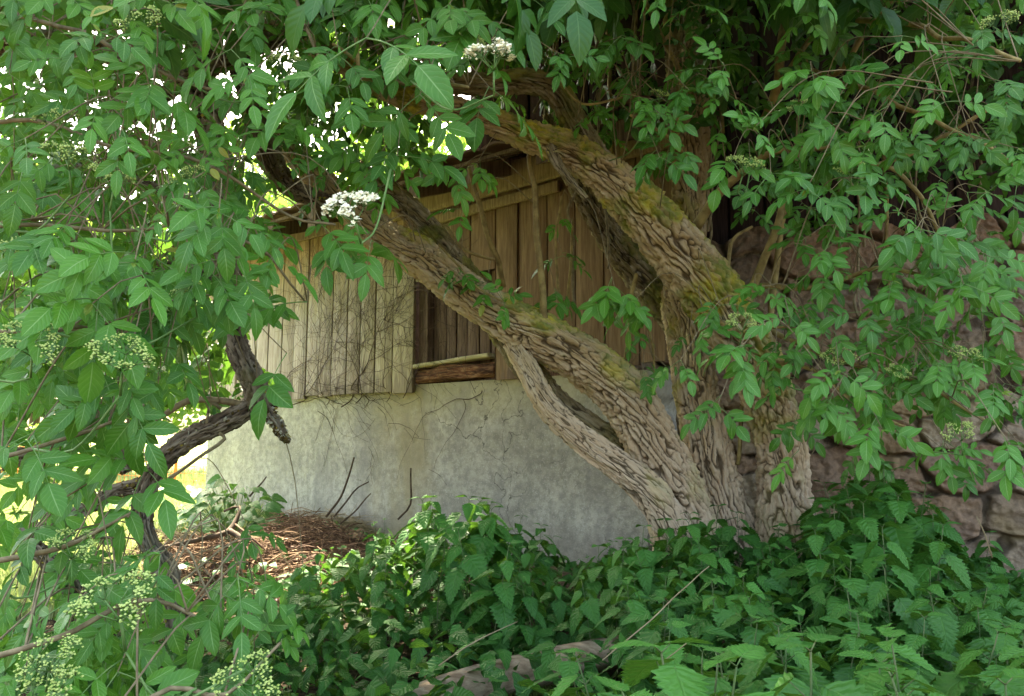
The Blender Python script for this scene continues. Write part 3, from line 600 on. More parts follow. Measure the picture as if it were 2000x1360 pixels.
# crusty moss and lichen clumps standing off the dark limbs
m = M('lichen_crust', .95, .1); r_ = m.attr()[2]; m.color(m.mix(m.step(r_, .62, .7), m.mix(m.step(r_, .0, .6), (.045, .035, .015), (.14, .10, .035)), m.mix(m.step(r_, .85, .9), (.38, .37, .28), (.34, .28, .05)))); MAT['crust'] = m.m
OCT = np.array([(0, 0, 1), (1, 0, 0), (0, 1, 0), (-1, 0, 0), (0, -1, 0), (0, 0, -1.)]); OCF = [(0, 1, 2), (0, 2, 3), (0, 3, 4), (0, 4, 1), (5, 2, 1), (5, 3, 2), (5, 4, 3), (5, 1, 4)]
a = Acc(); rr_ = np.random.default_rng(31)
for t_, p_, r2 in [q for q in SK if q[0] == LT.name and q[2].mean() > .012]:
    for i in range(int(len(p_) * 26)):
        k = rr_.integers(0, len(p_) - 1); f = rr_.random(); c = p_[k] * (1 - f) + p_[k + 1] * f; d = rr_.normal(size=3); ax_ = p_[k + 1] - p_[k]; ax_ = ax_ / (np.linalg.norm(ax_) + 1e-9); d -= ax_ * (d @ ax_); d /= np.linalg.norm(d) + 1e-9
        if vn(c[0] * 9, c[1] * 9, c[2] * 9 + d[2] * 1.5, 61) < -.1: continue
        sz = rr_.uniform(.003, .009); c = c + d * (r2[k] * 1.02 + .3 * sz); V = OCT * (sz * rr_.uniform(.4, 1.3, 3)); V = V + rr_.normal(0, sz * .25, V.shape)
        a.add(V + c, T=OCF, A=(0, 0, rr_.random()))
o = a.obj('lichen_crust', MAT['crust'], LT, False); unroot(o, LT)

# ------------------------------------------------------------------ leaves
def leaf_tpl(n=11, ncross=5, wid=.24, teeth=0, tooth=.08, droop=.25, fold=.18, curl=.1, shape='elder', seed=0):
    """unit-length leaflet along +y, x across, z normal"""
    r = np.random.default_rng(seed); v = np.linspace(0, 1, n)
    if shape == 'elder': w_ = wid * 1.12 * np.sin(np.pi * np.clip(v, 0, 1) ** .93) ** .72 * (1 - .12 * v) * (1 - .35 * ss(.8, 1, v)); w_[-1] = 0.004; w_[0] = .012
    elif shape == 'nettle': w_ = wid * 1.25 * (np.clip(v / .17, 0, 1) ** .5) * (1 - v) ** .72 * (1 + .15 * v); w_[0] = .02; w_[-1] = .004
    else: w_ = wid * np.sqrt(np.clip(1 - (2 * v - 1) ** 2, 0, 1)) + .003
    if teeth: w_ = w_ * (1 + tooth * np.where(np.arange(n) % 2 == 0, -1, 1) * (v > .04) * (v < .98))
    u = np.linspace(-1, 1, ncross); U, Vv = np.meshgrid(u, v); W = w_[:, None]
    yv = Vv.copy()
    if teeth: yv = yv + np.where(np.abs(U) > .99, np.where(np.arange(n)[:, None] % 2 == 1, .012, 0), 0)
    if shape == 'nettle': yv = yv - .10 * np.abs(U) ** 1.5 * np.exp(-(Vv / .14))
    z = fold * np.abs(U) * W * 1.6 - droop * Vv ** 2 - .35 * curl * W * (U ** 2) * 2
    z = z + .012 * np.sin(Vv * 2 * math.pi * 6 - np.abs(U) * 3) * np.abs(U) + .03 * curl * np.sin(Vv * 7 + r.uniform(0, 6) + U * 2)
    x = U * W + .03 * r.normal() * Vv ** 2
    return np.stack([x, yv, z], -1).reshape(-1, 3), grid_quads(n, ncross, False), np.stack([U, Vv], -1).reshape(-1, 2)
def norm(a): return a / (np.linalg.norm(a, axis=-1, keepdims=True) + 1e-9)
class Leaves:
    def __init__(s, tpls): s.t = tpls; s.rec = []
    def add(s, pos, ydir, nrm, size, wid=1.0, rnd=None): s.rec.append((*pos, *ydir, *nrm, size, wid, random.random() if rnd is None else rnd))
    def flush(s, acc):
        if not s.rec: return
        R = np.array(s.rec); k = np.arange(len(R)) % len(s.t); 
        for i, (T, Q, UV) in enumerate(s.t):
            r = R[k == i]; 
            if not len(r): continue
            y = norm(r[:, 3:6]); n = r[:, 6:9]; n = norm(n - y * (n * y).sum(1, keepdims=True)); x = np.cross(y, n)
            Rm = np.stack([x * r[:, 10:11], y, n], 2) * r[:, 9, None, None]
            V = np.einsum('nij,kj->nki', Rm, T) + r[:, None, :3]
            A = np.concatenate([np.broadcast_to(UV[None], (len(r), *UV.shape)), np.broadcast_to(r[:, None, 11:12], (len(r), len(UV), 1))], 2)
            q = (Q[None] + (np.arange(len(r)) * len(T))[:, None, None]).reshape(-1, Q.shape[1])
            acc.add(V.reshape(-1, 3), q, A=A.reshape(-1, 3))
        s.rec = []
EL = [leaf_tpl(13, 5, .205 + .02 * (i % 3), 1, .035, .12 + .10 * (i % 4), .16 + .06 * (i % 3), .1 + .12 * (i % 3), 'elder', i) for i in range(10)]
EL_LO = [leaf_tpl(5, 3, .25, 0, 0, .15 + .1 * i, .2, .1, 'elder', i) for i in range(4)]
def rv(s=1.): return np.array([random.gauss(0, s), random.gauss(0, s), random.gauss(0, s)])
def compound(LV, stems, base, d, up, L, lsize, tint, nl=5, grav=.35):
    """pinnate leaf: base point, direction, leaf-plane normal, rachis length"""
    d = norm(d); up = norm(up - d * (up @ d)); side = np.cross(d, up)
    n = 8; pts = [np.array(base, float)]; dd = d.copy()
    for i in range(n):
        dd = norm(dd + np.array([0, 0, -grav / n * 1.6])); pts.append(pts[-1] + dd * L / n)
    pts = np.array(pts); u2 = norm(up - dd * (up @ dd))
    if stems is not None: tube(np.c_[pts[::2], np.linspace(.0016, .0008, len(pts[::2])) * L / .14], 4, .1, 0, acc=stems)
    pairs = [(5, 1.0)] if nl <= 3 else [(4, .82), (6, 1.0)] if nl == 5 else [(3, .7), (5, .9), (7, 1.0)]
    for k, s_ in pairs:
        for sg in (-1, 1):
            dl = norm(d * random.uniform(.45, .8) + side * sg + rv(.12) + np.array([0, 0, -.30])); nn = norm(u2 + rv(.22) + side * sg * random.uniform(-.1, .25))
            LV.add(pts[k], dl, nn, lsize * s_ * random.uniform(.85, 1.1), random.uniform(.85, 1.12), tint + random.uniform(-.12, .12))
    LV.add(pts[-1], norm(dd + rv(.08)), norm(u2 + rv(.12)), lsize * random.uniform(1.0, 1.2), random.uniform(.9, 1.15), tint + random.uniform(-.12, .12))
GRID = """8887678877 6655454799
9987668753 2576455799
9998764310 0276677956
9998753322 0132699756
9998753220 0000386356
9998752000 0001025996
9998721000 0011257696
9996000000 0013467993
9960000000 0000365896
8510000000 0000001341
7510000000 0000000000
8865300000 0000000000
9987520000 0000000000
9997631000 0000000000""".replace(' ', '').split()
skp = {t: np.vstack([s[1] for s in SK if s[0] == t]) for t in (ET.name, LT.name)}
def nearest(t, p):
    d = np.linalg.norm((skp[t] - p) * [1, .8, 1], axis=1); k = np.argsort(d)[:14]; i = int(random.choice(k)); return skp[t][i], d[i]
accL = {ET.name: Acc(), LT.name: Acc()}; accS = {ET.name: Acc(), LT.name: Acc()}; accT = {ET.name: Acc(), LT.name: Acc()}
LVh = Leaves(EL)
def node(px, py, Y, tree, lsize, tint, nleaf, nl=5, dark=0):
    p = P(px, py, Y); q, dist = nearest(tree.name, p)
    back = q - p
    if dist > .5: back = norm(back) * .5
    q = p + back
    mid = p + back * .45 + np.array([0, .05, .10 + .10 * dist]) + rv(.02)
    tube(np.array([(*q, .0021), (*mid, .0017), (*p, .0012)]), 5, .05, 0, acc=accT[tree.name])
    ax = norm(p - mid + rv(.1))
    face = norm(np.array([-.35 * p[0] , -1.0, 1.0]) + rv(.30))       # blades turn to the open light
    for j in range(nleaf):
        b = p + (mid - p) * (.12 * (j // 2)); an = random.uniform(-.4, .4) + (math.pi * (j % 2)) + (j // 2) * 1.1
        s1 = norm(np.cross(ax, face)); d = s1 * math.cos(an) + norm(np.cross(s1, ax)) * math.sin(an) * .5 + ax * random.uniform(.2, .7) + np.array([0, -.15, -.25])
        compound(LVh, accS[tree.name], b, d + rv(.1), face + rv(.12), lsize * random.uniform(1.5, 2.0), lsize * random.uniform(.85, 1.1), tint, nl if random.random() < .8 else 7)
    if nleaf > 2 and random.random() < .5:      # young unfolding tip
        for k in range(4): LVh.add(p, norm(ax + rv(.4) + [0, 0, .3]), norm(face + rv(.4)), lsize * .45, .6, .95 if random.random() < .3 else .8)
for r_, row in enumerate(GRID):
    for c_, ch in enumerate(row):
        dn = int(ch)
        if not dn: continue
        for layer in range(3):
            if layer == 0: Yr = (1.35, 1.75) if c_ < 5 else (1.65, 2.05) if c_ < 10 else (2.0, 2.45); rate = .175
            elif layer == 1: Yr = (1.75, 2.3) if c_ < 5 else (2.1, 2.6) if c_ < 10 else (2.4, 2.9); rate = .20
            else: Yr = (2.3, 3.0) if c_ < 5 else (2.6, 3.2) if c_ < 10 else (2.8, 3.4); rate = .17 if c_ > 4 else .22
            if c_ >= 14 and 0 <= r_ <= 8: rate *= 1.25
            if r_ >= 11 and layer == 2: rate *= .5
            if r_ in (9, 10, 11) and c_ < 5: rate *= .7
            if c_ >= 10 and r_ < 2 and layer == 0: rate *= .5
            if layer == 2 and 2 <= r_ <= 9 and c_ >= 12: rate *= .45
            k = int(rate * dn * 1.05 + random.random())
            for _ in range(k):
                px = c_ * 100 + random.uniform(0, 100); py = r_ * 100 + random.uniform(-25, 75) - 45; Y = random.uniform(*Yr)
                tr = LT if c_ < 6 else ET
                ls = random.uniform(.036, .060 if r_ < 5 else .072) if c_ < 6 else random.uniform(.044, .066) if c_ < 10 else random.uniform(.041, .060)
                node(px, py, Y, tr, ls, random.uniform(.15, .85), random.choice([2, 3, 3, 4]))
# sprays the photograph shows one by one
for px, py, Y, tr, ls, tint, nl in ((955, 170, 1.9, ET, .085, .3, 2), (715, 75, 1.35, ET, .09, .35, 2), (820, 185, 1.8, ET, .07, .6, 2), (600, 590, 1.9, LT, .085, .7, 1), (560, 690, 1.7, LT, .07, .3, 1), (725, 470, 1.9, LT, .065, .6, 2), (640, 460, 1.9, LT, .065, .6, 3), (1200, 560, 2.7, ET, .07, .8, 4), (1230, 600, 2.8, ET, .06, .7, 4), (1560, 880, 2.3, ET, .055, .9, 1),
                                   (905, 410, 2.9, ET, .06, .5, 2), (880, 340, 2.8, ET, .06, .5, 3), (930, 320, 2.9, ET, .055, .5, 3), (985, 590, 3.0, ET, .05, .4, 3), (900, 530, 3.1, ET, .05, .5, 3), (950, 560, 3.1, ET, .05, .9, 3), (1085, 570, 3.3, ET, .06, .4, 4), (1100, 500, 3.3, ET, .06, .4, 3), (1090, 430, 3.4, ET, .05, .4, 3), (1240, 650, 3.1, ET, .045, .4, 3), (1300, 715, 2.95, ET, .042, .4, 2), (1255, 730, 3.0, ET, .045, .5, 3)):
    node(px, py, Y, tr, ls, tint, nl)
for tr in (LT, ET):
    pass
def split_flush():
    # leaves were recorded together: hand each to the nearer tree by x at the 600 px column
    rec = np.array(LVh.rec); qx = 1000 + F * rec[:, 0] / np.maximum(rec[:, 1], .3)
    for tr, msk in ((LT, qx < 620), (ET, qx >= 620)):
        L = Leaves(EL); L.rec = [tuple(x) for x in rec[msk]]; L.flush(accL[tr.name])
split_flush()
for tr in (LT, ET):
    o = accL[tr.name].obj('foliage', MAT['elder'], tr); unroot(o, tr)
    o = accS[tr.name].obj('leaf_stalks', MAT['green_stem'], tr); unroot(o, tr)
    o = accT[tr.name].obj('twigs', MAT['twig'], tr); unroot(o, tr)
# dark inner leaves and the high crown above the picture, which shades the place
def crown(tree, n, lo, hi, size, name='crown', keep=None, seed=1, mat='crown'):
    r = np.random.default_rng(seed); L = Leaves(EL_LO); a = Acc(); cnt = 0
    while cnt < n:
        p = lo + (hi - lo) * r.random(3)
        if keep is not None and not keep(p): continue
        d = norm(np.array([r.normal(), r.normal(), -.5])); up = norm(np.array([0, -.5, 1]) + r.normal(0, .4, 3)); cnt += 1
        compound(L, None, p, d, up, size * 1.8, size, float(r.random()), 5)
    L.flush(a); o = a.obj(name, MAT[mat], tree); unroot(o, tree); return o
SDIR = np.array([math.sin(SUN_AZ) * math.cos(SUN_EL), math.cos(SUN_AZ) * math.cos(SUN_EL), math.sin(SUN_EL)])
HOLES = [(P(810, 1180, 2.0), .16), (P(960, 1320, 2.1), .17), (P(1640, 1300, 1.15), .14), (P(1200, 1330, 1.2), .06), (P(620, 1060, 2.6), .12), (P(600, 620, 1.9), .1)]
def above(p):
    x, y = proj(p)
    for h_, r_ in HOLES:
        d_ = p - h_; k_ = d_ @ SDIR
        if np.linalg.norm(d_ - SDIR * k_) < r_: return False
    return (p[1] < .3 or y < -60) and fbm(*[np.array(v * 1.6) for v in p], 77, 2) > -.35
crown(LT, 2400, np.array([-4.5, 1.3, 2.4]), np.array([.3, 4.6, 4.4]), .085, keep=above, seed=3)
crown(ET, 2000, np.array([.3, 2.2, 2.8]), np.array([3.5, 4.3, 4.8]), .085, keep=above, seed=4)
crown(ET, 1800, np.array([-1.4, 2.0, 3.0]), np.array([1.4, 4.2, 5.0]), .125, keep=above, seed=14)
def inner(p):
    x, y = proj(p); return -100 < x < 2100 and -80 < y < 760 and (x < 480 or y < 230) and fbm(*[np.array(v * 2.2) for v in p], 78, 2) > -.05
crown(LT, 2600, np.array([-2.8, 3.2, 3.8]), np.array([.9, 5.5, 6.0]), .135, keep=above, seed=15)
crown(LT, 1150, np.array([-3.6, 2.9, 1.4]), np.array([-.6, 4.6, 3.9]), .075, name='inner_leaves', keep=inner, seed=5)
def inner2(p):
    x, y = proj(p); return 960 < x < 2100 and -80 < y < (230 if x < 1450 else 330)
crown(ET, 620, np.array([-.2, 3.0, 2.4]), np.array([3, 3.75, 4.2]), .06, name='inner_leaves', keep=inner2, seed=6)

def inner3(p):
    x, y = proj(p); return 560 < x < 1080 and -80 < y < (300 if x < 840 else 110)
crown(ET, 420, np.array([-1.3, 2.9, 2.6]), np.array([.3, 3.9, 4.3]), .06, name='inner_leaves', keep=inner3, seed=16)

# flower heads: branching umbels of small buds
ico_v = norm(np.array([(0, 0, 1), (1, 0, 0), (0, 1, 0), (-1, 0, 0), (0, -1, 0), (0, 0, -1.)])); ico_f = [(0, 1, 2), (0, 2, 3), (0, 3, 4), (0, 4, 1), (5, 2, 1), (5, 3, 2), (5, 4, 3), (5, 1, 4)]
def umbel_mesh(seed, white=False):
    r = np.random.default_rng(seed); st = Acc(); bd = Acc()
    tube([(0, 0, 0, .0022), (0, 0, .05, .0018)], 5, .03, 0, acc=st)
    for i in range(5):
        a0 = i * 2 * math.pi / 5 + r.uniform(-.3, .3); t1 = .75 if i else .1
        q1 = np.array([math.cos(a0) * math.sin(t1), math.sin(a0) * math.sin(t1), math.cos(t1)]) * .035 + [0, 0, .05]
        tube([(0, 0, .05, .0014), (*q1, .001)], 4, .04, 0, acc=st)
        for j in range(6):
            q2 = q1 + norm(np.array([math.cos(a0), math.sin(a0), 1.1]) * .8 + r.normal(0, .62, 3)) * .022; tube([(*q1, .0009), (*q2, .0006)], 3, .04, 0, acc=st)
            for k in range(8):
                q3 = q2 + norm(np.array([math.cos(a0) * .5, math.sin(a0) * .5, 1]) + r.normal(0, .7, 3)) * r.uniform(.006, .013)
                tube([(*q2, .0005), (*q3, .0004)], 3, .04, 0, acc=st)
                if white and r.random() < .6:
                    nn = norm(np.array([0, 0, 1]) + r.normal(0, .4, 3)); x = norm(np.cross(nn, [1, .3, 0])); y = np.cross(nn, x); s_ = .0046
                    for pnt in range(5):
                        an = pnt * 2 * math.pi / 5; c_ = x * math.cos(an) + y * math.sin(an); d_ = -x * math.sin(an) + y * math.cos(an)
                        bd.add([q3, q3 + c_ * s_ * .7 + d_ * s_ * .45, q3 + c_ * s_ * 1.2 + nn * s_ * .2, q3 + c_ * s_ * .7 - d_ * s_ * .45], [(0, 1, 2, 3)])
                else: bd.add(q3 + ico_v * r.uniform(.0015, .0024) * (1.5 if white else 1), T=ico_f)
    return st, bd
UM = []
for sd_, wh in ((1, 0), (2, 0), (3, 0), (4, 1)):
    st, bd = umbel_mesh(sd_, wh); s1 = st.obj('flower_stalk', MAT['green_stem'], link=False); b1 = bd.obj('blossoms' if wh else 'buds', MAT['blossom' if wh else 'bud'], link=False, smooth=False); UM.append((s1, b1))
for i, (px, py, Y, sz, ty) in enumerate([(290, 40, 1.6, 1.15, 0), (140, 300, 1.5, 1.1, 0), (215, 340, 1.5, 1, 0), (395, 345, 1.6, .95, 0), (60, 650, 1.35, 1.1, 0), (235, 680, 1.4, 1.2, 0), (385, 565, 1.6, .8, 0), (560, 120, 1.8, .9, 0), (965, 108, 1.45, 1.05, 3), (705, 398, 1.45, 1.05, 3), (245, 1160, 1.35, 1.4, 0), (500, 1310, 1.3, 1.2, 0), (120, 1340, 1.2, 1.1, 0), (130, 1060, 1.5, 1., 0), (1440, 320, 2.3, 1.2, 0), (1662, 320, 2.3, 1., 0), (1445, 625, 2.4, 1.1, 0), (1640, 690, 2.4, 1.1, 0), (1870, 690, 2.3, 1., 0), (1960, 40, 2.1, 1.1, 0), (1280, 185, 2.6, .8, 0), (1880, 840, 2.2, 1., 0), (900, 75, 2.1, 1., 0), (1740, 720, 2.4, .8, 0), (1560, 205, 2.4, .8, 0), (130, 230, 1.6, .9, 0), (60, 480, 1.5, .9, 0), (90, 1270, 1.2, .9, 0)]):
    tr = LT if px < 600 else ET; v = ty if ty else i % 3
    f = empty('flower_cluster'); f.parent = tr
    off = .072 * sz * F / Y; f.location = np.array(P(px, py + off, Y)) - np.array(tr.location); f.scale = (sz, sz, sz * .85)
    f.rotation_euler = (random.uniform(.35, .75), random.uniform(-.3, .3), random.uniform(-.6, .6))
    if ty: f['label'] = 'open cream white elder blossom' 
    for k, o in enumerate(UM[v]):
        c = o.copy(); COL.objects.link(c); c.parent = f
    p = P(px, py + off, Y); q, dist = nearest(tr.name, p); back = q - p; back = norm(back) * min(dist, .35)
    a = Acc(); tube(np.array([(*(p + back), .0028), (*(p + back * .5 + [0, 0, -.05]), .0024), (*p, .0019)]), 5, .03, 0, acc=a); o = a.obj('flower_stem', MAT['green_stem'], tr); unroot(o, tr)

# ------------------------------------------------------------------ stinging nettles
NL = [leaf_tpl(21, 7, .33 + .03 * (i % 2), 1, .14, .12 + .12 * (i % 3), .12 + .08 * (i % 2), .12 + .1 * (i % 3), 'nettle', 40 + i) for i in range(6)]
def nettle(seed, H=.6, n=9, ls=.085):
    random.seed(seed); st = Acc(); L = Leaves(NL); a = Acc()
    lean = rv(.05); pts = [(0, 0, 0, .003), (lean[0] * .4, lean[1] * .4, H * .5, .0022), (lean[0], lean[1], H * .985, .0012)]
    p, _ = tube(pts, 6, .03, .01, acc=st); tint = random.uniform(.0, .85)
    for i in range(n):
        t = .28 + .72 * (i / (n - 1)) ** .75; q = p[min(len(p) - 1, int(t * (len(p) - 1)))]; a0 = (i % 2) * math.pi / 2 + random.uniform(-.3, .3) + seed
        sz = ls * (1 - .60 * max(0, (t - .86) / .14)) * (.75 + .35 * min(1, i / 4)) * random.uniform(.9, 1.1)
        for sg in (0, math.pi):
            d = np.array([math.cos(a0 + sg), math.sin(a0 + sg), .35 if t < .93 else 1.0]); pe = .35 * sz; q2 = q + norm(d) * pe
            tube([(*q, .0012), (*q2, .0008)], 4, .05, 0, acc=st)
            dl = norm(d * [1, 1, 0] + [0, 0, random.uniform(-1.1, -.25) if t < .96 else .15] + rv(.12)); nn = norm(np.array([0, 0, .8]) + d * [.7, .7, 0] + rv(.15))
            L.add(q2, dl, nn, sz, random.uniform(.85, 1.1), tint + .35 * ss(.8, 1, t) + random.uniform(-.12, .12))
    L.flush(a); return st, a, H
PROTO = []
for s_ in range(16):
    st, a, H = nettle(100 + s_, H=.55, n=9 + s_ % 3, ls=.092 + .006 * (s_ % 4)); PROTO.append((st.obj('stem', MAT['nettle_stem'], link=False), a.obj('foliage', MAT['nettle'], link=False), H))
random.seed(77)
EDGE = np.array([(0, 1230), (300, 1200), (420, 1180), (500, 1130), (600, 1080), (690, 1060), (750, 1020), (820, 975), (880, 960), (950, 975), (1000, 1020), (1060, 1040), (1130, 1075), (1190, 1035), (1230, 1030), (1280, 1035), (1330, 1000), (1400, 985), (1440, 1030), (1500, 1030), (1560, 990), (1620, 940), (1700, 905), (1740, 900), (1800, 960), (1850, 1000), (1900, 1070), (1950, 1110), (2000, 1080), (2100, 1000)], float)
def edge(px): return float(np.interp(px, EDGE[:, 0], EDGE[:, 1]))
LOGA, LOGB = P(760, 1375, 1.95), P(1150, 1285, 2.25)
cnt = 0
def put_nettle(x, y, tipz, label, scale_xy=None, group='stinging nettles growing in the bed'):
    global cnt
    st, fo, H = PROTO[cnt % 16]; cnt += 1
    g0 = float(gh(x, y)); h = tipz - g0
    o = empty('nettle_plant', (x, y, g0), random.uniform(0, 6.28)); o.scale = (scale_xy or 1, scale_xy or 1, h / H)
    s_ = max(.45, min(1.2, h / H)); o.scale = (s_ * (scale_xy or 1), s_ * (scale_xy or 1), h / H)
    o.rotation_euler = (random.gauss(0, .06), random.gauss(0, .06), o.rotation_euler[2])
    tag(o, label, 'nettle', group)
    for q in (st, fo):
        c = q.copy(); COL.objects.link(c); c.parent = o
    return o
NET = {}
Y = 1.08
while Y < 3.05:
    xl = (380 if Y > 1.95 else 120 if Y > 1.5 else 1080); w_ = Y / F
    step = .085 + .022 * Y; px = xl + random.uniform(0, 60)
    while px < 2060:
        x = (px - 1000) * w_ + random.gauss(0, .02); y = Y + random.gauss(0, .03)
        t = ss(1.0, 2.75, np.array(Y)); front = 1290 if px > 1150 else 1420
        e_ = edge(px); tip_py = front + (e_ - front) * float(t) + random.uniform(-6, 55)
        if Y > 2.5 and random.random() < .35: tip_py = e_ + random.uniform(-8, 12)
        # hollow in front where the log lies and the dark gap
        if px < 1180 and Y < 1.9: tip_py = max(tip_py, 1330 + random.uniform(0, 60))
        tz = float(P(px, tip_py, y)[2])
        dl = abs((y - (LOGA[1] + (x - LOGA[0]) * .3 / .6)))
        ok = tz - float(gh(x, y)) > .16 and not (px < 640 and Y > 2.6)
        if -.42 < x < .30 and y < 2.25 and px < 1150 and px > 720: ok = False if tip_py < 1420 else ok
        if ok:
            row = 'front row' if Y < 1.45 else 'second row' if Y < 1.95 else 'middle' if Y < 2.4 else 'back edge'
            mark = ('below the lichen covered left trunk' if px < 380 else 'below the brown dead heap' if px < 640 else 'below the rusty stained part of the foundation' if px < 860 else 'below the middle of the foundation' if px < 1060 else 'below the broken end of the foundation' if px < 1260
                    else 'below the lowest leaning trunk' if px < 1400 else 'below the upright middle trunk' if px < 1510 else 'below the right trunk foot' if px < 1620 else 'below the reddish stones' if px < 1780 else 'below the long flat stone' if px < 1900 else 'at the right picture edge')
            reg = mark + ', ' + row; KEY = (mark, row)
            NET.setdefault(KEY, []).append((x / y, None)); NET[KEY][-1] = (x / y, put_nettle(x, y, tz, scale_xy=1.0 + .35 * float(ss(1.9, 1.1, np.array(Y))), label= 'stinging nettle ' + reg, group='stinging nettles ' + reg))
        px += step / w_ * random.uniform(.8, 1.25)
    Y += .15
ORD = ['leftmost', 'second', 'third', 'fourth', 'fifth', 'sixth', 'seventh', 'eighth', 'ninth', 'tenth', 'eleventh', 'twelfth', 'thirteenth', 'fourteenth', 'fifteenth', 'sixteenth', 'seventeenth', 'eighteenth', 'nineteenth', 'twentieth']
for (mark, row), lst in NET.items():
    lst.sort(key=lambda q: q[0])
    for i, (_, o) in enumerate(lst):
        w_ = 'only' if len(lst) == 1 else 'leftmost' if i == 0 else 'rightmost' if i == len(lst) - 1 else ORD[i] + ' from left'
        o['label'] = w_ + ' nettle of the ' + row + ' ' + mark
# low undergrowth leaves between the nettle stems
L = Leaves([leaf_tpl(7, 5, .3, 1, .08, .2, .15, .1, 'nettle', 90 + i) for i in range(3)]); a = Acc()
for i in range(6500):
    Yv = random.uniform(1.0, 3.3); px = random.uniform(-60, 2050); x = (px - 1000) * Yv / F
    z = float(gh(x, Yv)) + random.uniform(.02, .24) * (1 if px < 1200 else 1.5)
    if proj((x, Yv, z))[1] < edge(px) + 25: continue
    L.add((x, Yv, z), norm(rv() * [1, 1, .3] + [0, 0, -.3]), norm(rv(.4) + [0, -.3, 1]), random.uniform(.04, .075), 1, random.uniform(0, .6))
L.flush(a); tag(a.obj('undergrowth', MAT['nettle']), 'low dense green leaves covering the soil under the nettles', 'ground cover', kind='stuff')

# ------------------------------------------------------------------ log, heap, dead stalks, weeds, fence
m = M('log_wood', .85, .15); gr = m.noise(10, None, 6, .65, (.6, 5, 5)); n2 = m.noise(30, detail=5)
m.color(m.mix(m.step(n2, .4, .7, 0, .4), m.mix(m.step(gr, .3, .7), (.17, .11, .065), (.40, .30, .19)), (.52, .43, .29))); m.bump(m.math('ADD', gr, m.math('MULTIPLY', n2, .5)), .8, .008); MAT['log'] = m.m
LG = empty('fallen_log', tuple((LOGA + LOGB) / 2)); tag(LG, 'weathered bare log lying among nettles in the lower middle', 'log')
def logpts(): 
    d = (LOGB - LOGA); return np.array([(*(LOGA - d * .05), .018), (*(LOGA + d * .05), .03), (*(LOGA + d * .3), .048), (*(LOGA + d * .7), .055), (*(LOGB), .05), (*(LOGB + d * .2), .045)])
s = spline(logpts(), .01); s[:, 3] *= .85; p = s[:, :3]; t, N, B = frames(p); nu = 40; th = np.arange(nu) * 2 * math.pi / nu
dv = N[:, None] * np.cos(th)[None, :, None] + B[:, None] * np.sin(th)[None, :, None]; SS = np.arange(len(p))[:, None] * .01 + th * 0
rr = s[:, 3][:, None] * (1 + .12 * vn(np.cos(th) * 2 + SS * 0, np.sin(th) * 2 + SS * 0, SS * 3, 5) + .07 * fbm(np.cos(th) * 8 + SS * 0, np.sin(th) * 8 + SS * 0, SS * 4, 6, 3))
V = (p[:, None] + dv * rr[..., None]).reshape(-1, 3); V = np.vstack([V, p[0], p[-1]]); k = len(V)
Tt = [(k - 2, (j + 1) % nu, j) for j in range(nu)] + [(k - 1, (len(p) - 1) * nu + j, (len(p) - 1) * nu + (j + 1) % nu) for j in range(nu)]
a = Acc(); a.add(V, grid_quads(len(p), nu), Tt); unroot(a.obj('log_body', MAT['log'], LG), LG)
a = Acc(); mc = P(1020, 1345, 2.1)
for i in range(900):
    q = mc + np.array([random.gauss(0, .05), random.gauss(0, .03), 0]); q[2] = mc[2] - .02 + random.uniform(0, .015); e_ = q + norm(rv() + [0, 0, 1.4]) * .012
    tube([(*q, .001), (*e_, .0005)], 3, .1, 0, acc=a)
unroot(a.obj('moss_patch', MAT['moss'], LG), LG)

def strands(name, n, cx, cy, rx, ry, hgt, mat, label, cat, ln=(.08, .25), rad=(.0012, .003), flat=.25, seed=9, kind=None):
    r = np.random.default_rng(seed); a = Acc()
    for i in range(n):
        an, q = r.uniform(0, 6.28), math.sqrt(r.random()); x = cx + rx * q * math.cos(an); y = cy + ry * q * math.sin(an)
        z = float(gh(x, y)) + hgt * max(0, 1 - q * q) * r.uniform(.35, 1.05) * (1 + .9 * float(vn(np.array(x * 4.5), np.array(y * 4.5), np.array(0.), 8))) + .005
        d = norm(np.array([r.normal() + .6, r.normal() * .7, r.normal() * flat])) * r.uniform(*ln) / 2; sg = np.array([0, 0, -r.uniform(0, .3) * np.linalg.norm(d)])
        p0 = np.array([x, y, z]); rd = r.uniform(*rad) * (2.4 if r.random() < .05 else 1); b = r.normal(0, .12, 3) * np.linalg.norm(d)
        tube([(*(p0 - d + sg), rd * .7), (*(p0 + b), rd), (*(p0 + d + sg), rd * .4)], 3, .05, 0, A=(0, 0, r.random()), acc=a)
    if name == 'brush_heap':        # dead leaves and bark crumbs caught in the heap
        for i in range(1500):
            an, q = r.uniform(0, 6.28), math.sqrt(r.random()); x = cx + rx * 1.1 * q * math.cos(an); y = cy + ry * 1.1 * q * math.sin(an); c = np.array([x, y, float(gh(x, y)) + hgt * max(0, 1 - q * q) * r.uniform(.7, 1.25) + .01])
            u_ = norm(r.normal(size=3)) * r.uniform(.008, .026); v_ = norm(np.cross(u_, r.normal(size=3))) * r.uniform(.004, .012); a.add([c - u_, c + v_, c + u_ + [0, 0, .004], c - v_], [(0, 1, 2, 3)], A=(0, 0, r.random()))
    o = a.obj(name, MAT[mat]); tag(o, label, cat, kind=kind); return o
hp = P(560, 1085, 3.75)
strands('brush_heap', 6200, -1.12, 3.85, .92, .74, .135, 'litter', 'heap of dead reddish brown stems beside the concrete foundation', 'brush heap')
strands('straw_pile', 2400, -1.75, 4.55, .62, .42, .12, 'straw', 'pale dry straw strewn behind the brown heap near the meadow', 'straw', seed=10)
strands('straw_pile', 1100, -1.28, 4.95, .40, .22, .26, 'straw', 'small mound of straw leaning at the foot of the concrete foundation', 'straw', seed=12)
